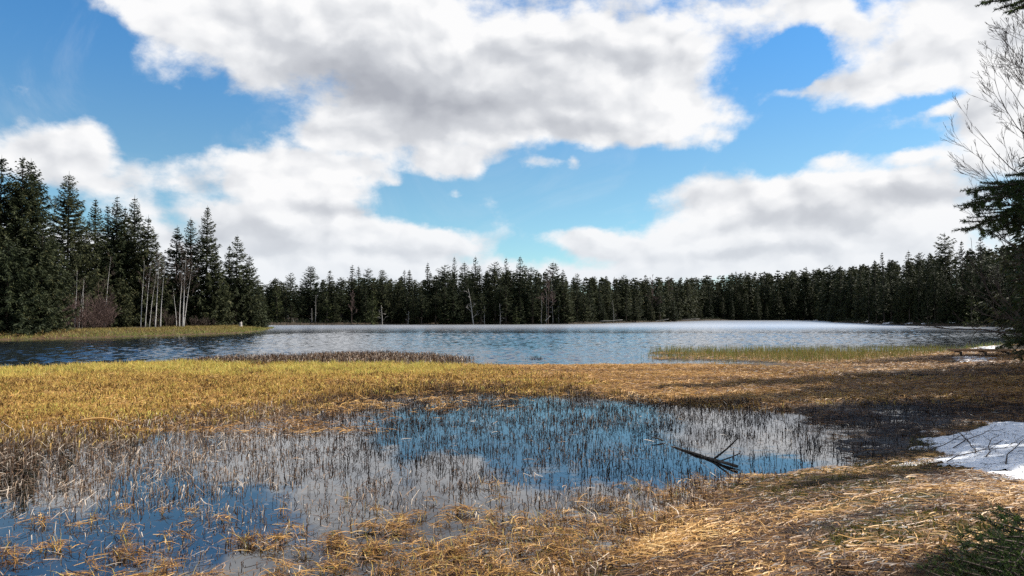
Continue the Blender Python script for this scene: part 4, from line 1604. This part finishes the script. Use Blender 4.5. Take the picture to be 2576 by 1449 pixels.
# ---------------------------------------------------------------- the trees on the near right bank
RIGHT = [   # x, y, height, crown radius, label  (they shade the bank)
    (33.2, 46.5, 16.0, 4.6, 'tall dark spruce at the right edge behind the plank platform'),
    (28.5, 36.5, 24, 3.6, 'spruce right of the picture, first of the row shading the wet bank'),
    (25.5, 31.0, 22, 3.4, 'spruce on the right bank, second of the row shading the wet bank'),
    (22.5, 25.0, 21, 3.3, 'spruce on the right bank, third of the row, shading the snow'),
    (19.5, 20.0, 19, 3.0, 'spruce on the right bank, nearest of the row, shading the snow'),
    (33.0, 30.0, 24, 3.6, 'spruce standing behind the row on the right bank'),
    (27.0, 20.0, 23, 3.5, 'large spruce farther back on the right bank, level with the snow'),
    (15.0, 9.0, 15, 2.4, 'smaller spruce beside the photographer on the right bank'),
]
for i, (x, y, H, rad, lab) in enumerate(RIGHT):
    me = spruce_mesh(1200 + i, H, rad, .5, step=.34, per=7.5, node=.16 if i == 0 else .30, twig=.40 if i == 0 else .6, wid=.05 if i == 0 else .10, shape=.8, gap=.08)
    place_tree('spruce_tree', me, x, y, lab, 'spruce', 'spruces on the right bank')

# leafless tree whose twigs reach in from the right
x, y = 19.0, 27.0
me = bare_tree(41, [(0, 0, -.6, 0, 1)], 14.2, .085, 4, .20, 62, .26, .42, .005, .15, bark=M['twig'])
place_tree('bare_tree', me, x, y, 'leafless grey tree with fine twigs against the cloud at the right edge', 'bare tree', parts=('trunk', 'branches'))

# leafless bush with one long low branch over the water
x, y = 11.8, 15.6
gz = hz(x, y)
o = empty('bare_bush', (x, y, gz))
r = np.random.default_rng(3)
ac = Acc()
for k, (pts, rad) in enumerate([([(2620, 850), (2520, 836), (2470, 829), (2400, 828), (2330, 823)], .022), ([(2620, 840), (2555, 812), (2520, 775), (2490, 745), (2468, 690)], .020),
                                ([(2610, 830), (2560, 805), (2515, 800), (2470, 790)], .015), ([(2620, 880), (2560, 790), (2520, 745), (2500, 700)], .014),
                                ([(2640, 900), (2590, 700), (2560, 640)], .02)]):
    P = np.array([AT(a, b, y - .1 * k) for a, b in pts]) - np.array([x, y, gz])
    ac.tube(P, np.linspace(rad, .006, len(P)), 5)
    for c in range(9):
        f = r.uniform(.25, .98) * (len(P) - 1)
        i = min(len(P) - 2, int(f))
        q = P[i] + (P[i + 1] - P[i]) * (f - i)
        d = (P[i + 1] - P[i]) / np.linalg.norm(P[i + 1] - P[i]) + r.normal(0, .5, 3) + np.array([0, 0, .1])
        grow(ac, q, d, r.uniform(.3, .8), .008, 1, r, .5, .03, (2, 3), 4, 4, .1, .0045)
link('branches', ac.build('branches', [M['twig']]), o)
tr = Acc()
tr.tube([(.9, 0, -.3), (.85, 0, .6), (.95, 0, 1.6), (1.0, 0, 3.0)], [.07, .06, .05, .02], 7)
link('trunk', tr.build('trunk', [M['twig']], True), o)
tag(o, 'leafless bush at the right edge with one long low branch over the water', 'bush')


# near fir: sprays with single needles
def fir_branch(start, d, length, r, droop=.10, needle=.018, dens=900, side_step=.05):
    """returns wood mesh and needle mesh of one flat fir spray"""
    wood, nd = Acc(), Acc()
    shoots = []

    def shoot(p, dr, L, up, rad, lvl):
        n = max(4, int(L / .05))
        pts, ds = [np.array(p)], [dr]
        q = np.array(dr, float)
        for i in range(n):
            q = q + r.normal(0, .03, 3) + np.array([0, 0, -.02])
            if lvl == 0:
                tt = (i + .5) / n
                q = np.array(dr) + np.array([0, 0, droop * .8 * (1 - 2 * tt)]) + r.normal(0, .02, 3)
            q /= np.linalg.norm(q)
            pts.append(pts[-1] + q * L / n)
            ds.append(q.copy())
        wood.tube(pts, np.maximum(rad * np.linspace(1, .3, n + 1), .0012), 4, cap=False)
        shoots.append((np.array(pts), np.array(ds)))
        if lvl >= 2 or L < .07:
            return
        side = np.cross(dr, up)
        side /= np.linalg.norm(side)
        m = int(L / side_step / (1 if lvl == 0 else 1.2))
        for j in range(m):
            f = .10 + .86 * (j + r.uniform(.2, .8)) / m
            i = min(n - 1, int(f * n))
            sg = 1 if j % 2 else -1
            a = r.normal(.85, .1)
            nd_ = ds[i] * math.cos(a) + side * sg * math.sin(a) + r.normal(0, .06, 3)
            shoot(pts[i], nd_ / np.linalg.norm(nd_), min(.42, L * r.uniform(.26, .38)) * (1.2 - .8 * f) if lvl == 0 else L * r.uniform(.3, .45) * (1.1 - .7 * f), up, rad * .5, lvl + 1)

    d = np.asarray(d, float)
    d /= np.linalg.norm(d)
    shoot(np.asarray(start, float), d, length, np.array([0.15, -.3, 1.0]), .004 + .006 * length, 0)
    PP, SS, CC = [], [], []
    for pts, ds in shoots:
        L = np.linalg.norm(pts[-1] - pts[0])
        m = max(6, int(L * dens))
        f = r.random(m) * (len(pts) - 1)
        i = np.minimum(f.astype(int), len(pts) - 2)
        base = pts[i] + (pts[i + 1] - pts[i]) * (f - i)[:, None]
        dr = ds[i]
        perp = r.normal(0, 1, (m, 3))
        perp -= (perp * dr).sum(1)[:, None] * dr
        perp /= np.linalg.norm(perp, axis=1)[:, None]
        v = perp * .85 + dr * .55
        v /= np.linalg.norm(v, axis=1)[:, None]
        ln = needle * r.uniform(.75, 1.2, m)
        PP.append(np.stack([base, base + v * ln[:, None] * .6, base + v * ln[:, None]], 1))
        s_ = np.cross(v, dr)
        SS.append(s_ / (np.linalg.norm(s_, axis=1)[:, None] + 1e-9))
        CC.append(np.clip(r.normal(.45, .2, m) + .25 * (f / len(pts) - .5), 0, 1))
    PP, SS, CC = np.concatenate(PP), np.concatenate(SS), np.concatenate(CC)
    nd.ribbons(PP, np.tile([.0013, .0015, .0006], (len(PP), 1)), SS, CC)
    return wood.build('branch', [M['twig']]), nd.build('needles', [M['needles_near']])


def fir(name, x, y, H, rad, branches, label, seed, trunk=True, **kw):
    gz = hz(x, y)
    o = empty(name, (x, y, gz))
    r = np.random.default_rng(seed)
    if trunk:
        tr = Acc()
        t = np.linspace(0, 1, 8)
        tr.tube(np.stack([.02 * np.sin(t * 5), .02 * np.cos(t * 4), -.2 + (H + .2) * t], -1), rad * (1 - .85 * t), 10)
        link('trunk', tr.build('trunk', [M['spruce_bark']], True), o)
    for (p, q, drp) in branches:      # from p to q in world space
        p, q = np.array(p) - (x, y, gz), np.array(q) - (x, y, gz)
        w, n = fir_branch(p, q - p, np.linalg.norm(q - p), r, drp, **kw)
        b = link('branch', w, o)
        link('needles', n, b)
    tag(o, label, 'fir tree')
    return o


TX, TY = 4.15, 4.9
def tp(h, dx=0.0, dy=0.0):
    return (TX + dx, TY + dy, h)
BR = [(tp(3.75), AT(2560, 500, 4.4), .2), (tp(3.55), AT(2580, 600, 4.2), .25), (tp(5.25), AT(2520, 4, 4.4), .15), (tp(5.0), AT(2562, 22, 4.2), .15), (tp(2.9), AT(2690, 850, 4.4), .3),
      (tp(4.8), (5.3, 5.2, 4.7), .2), (tp(4.2), (5.2, 4.1, 4.1), .2), (tp(3.4), (5.3, 5.6, 3.2), .2), (tp(3.2), AT(2570, 720, 4.5), .3)]
for a, b, da, db in [((2640, 455), (2436, 488), 4.5, 4.35), ((2640, 480), (2420, 527), 4.4, 4.2), ((2620, 470), (2452, 512), 4.45, 4.5), ((2640, 500), (2430, 581), 4.35, 4.1), ((2620, 520), (2468, 566), 4.4, 4.4),
                     ((2640, 530), (2478, 592), 4.3, 4.2), ((2630, 540), (2516, 600), 4.3, 4.25), ((2640, 470), (2492, 474), 4.5, 4.6), ((2650, 560), (2540, 640), 4.3, 4.3), ((2640, 600), (2560, 690), 4.3, 4.4),
                     ((2650, 500), (2520, 540), 4.5, 4.5), ((2650, 520), (2545, 575), 4.45, 4.5), ((2620, -10), (2476, 10), 4.4, 4.4), ((2640, 0), (2540, 34), 4.3, 4.2), ((2650, 640), (2562, 770), 4.4, 4.5), ((2660, 660), (2530, 720), 4.6, 4.7), ((2660, 720), (2516, 790), 4.7, 4.8),
                     ((2670, 780), (2535, 840), 4.7, 4.6), ((2670, 800), (2508, 880), 4.9, 5.0), ((2670, 830), (2550, 905), 4.8, 4.8), ((2660, 690), (2548, 745), 4.4, 4.4), ((2670, 740), (2560, 815), 4.5, 4.5),
                     ((2650, 610), (2508, 660), 4.8, 4.9), ((2670, 840), (2530, 860), 4.6, 4.9)]:
    BR.append((AT(*a, da), AT(*b, db), .12))
fir('fir_tree', TX, TY, 9.0, .13, BR, 'near fir whose needle sprays hang into the picture at the right edge', 8)
SX, SY = 2.15, 3.05
sz = hz(SX, SY)
BS = []
for k, (a, b, dd) in enumerate([(2300, 1440, 2.7), (2370, 1385, 2.85), (2420, 1352, 3.0), (2480, 1305, 3.1), (2540, 1330, 2.8), (2360, 1449, 2.55), (2450, 1440, 2.5), (2560, 1300, 3.2), (2600, 1380, 2.7), (2500, 1400, 2.5)]):
    q = AT(a + 30, b + 65, dd)
    BS.append(((SX, SY, q[2] - .02 - .10 * (k % 3)), q, .5))
BS += [((SX, SY, sz + .5), (SX + .5, SY + .3, sz + .55), .5), ((SX, SY, sz + .6), (SX + .3, SY - .4, sz + .6), .5), ((SX, SY, sz + .3), (SX - .5, SY + .1, sz + .3), .5), ((SX, SY, sz + .8), (SX + .02, SY, sz + 1.05), 0)]
fir('young_fir', SX, SY, 1.0, .022, BS, 'young green fir in the bottom right corner', 9, needle=.017, dens=520, side_step=.045)

x, y = G(1345, 905)
ac = Acc()
r = np.random.default_rng(12)
m = 46
a = r.normal(0, .22, (m, 2))
bent(ac, a[:, 0] * 1.6, a[:, 1], np.full(m, -.05), r.uniform(.10, .30, m), r.uniform(.006, .011, m), np.clip(r.normal(.35, .2, m), 0, 1), r, .35, .5)
o = link('sedge_tuft', ac.build('sedge_tuft', [M['stalk']]))
o.location = (x, y, 0)
tag(o, 'small lone dark tuft of rushes in the open lake right of the brown rush belt', 'tuft')
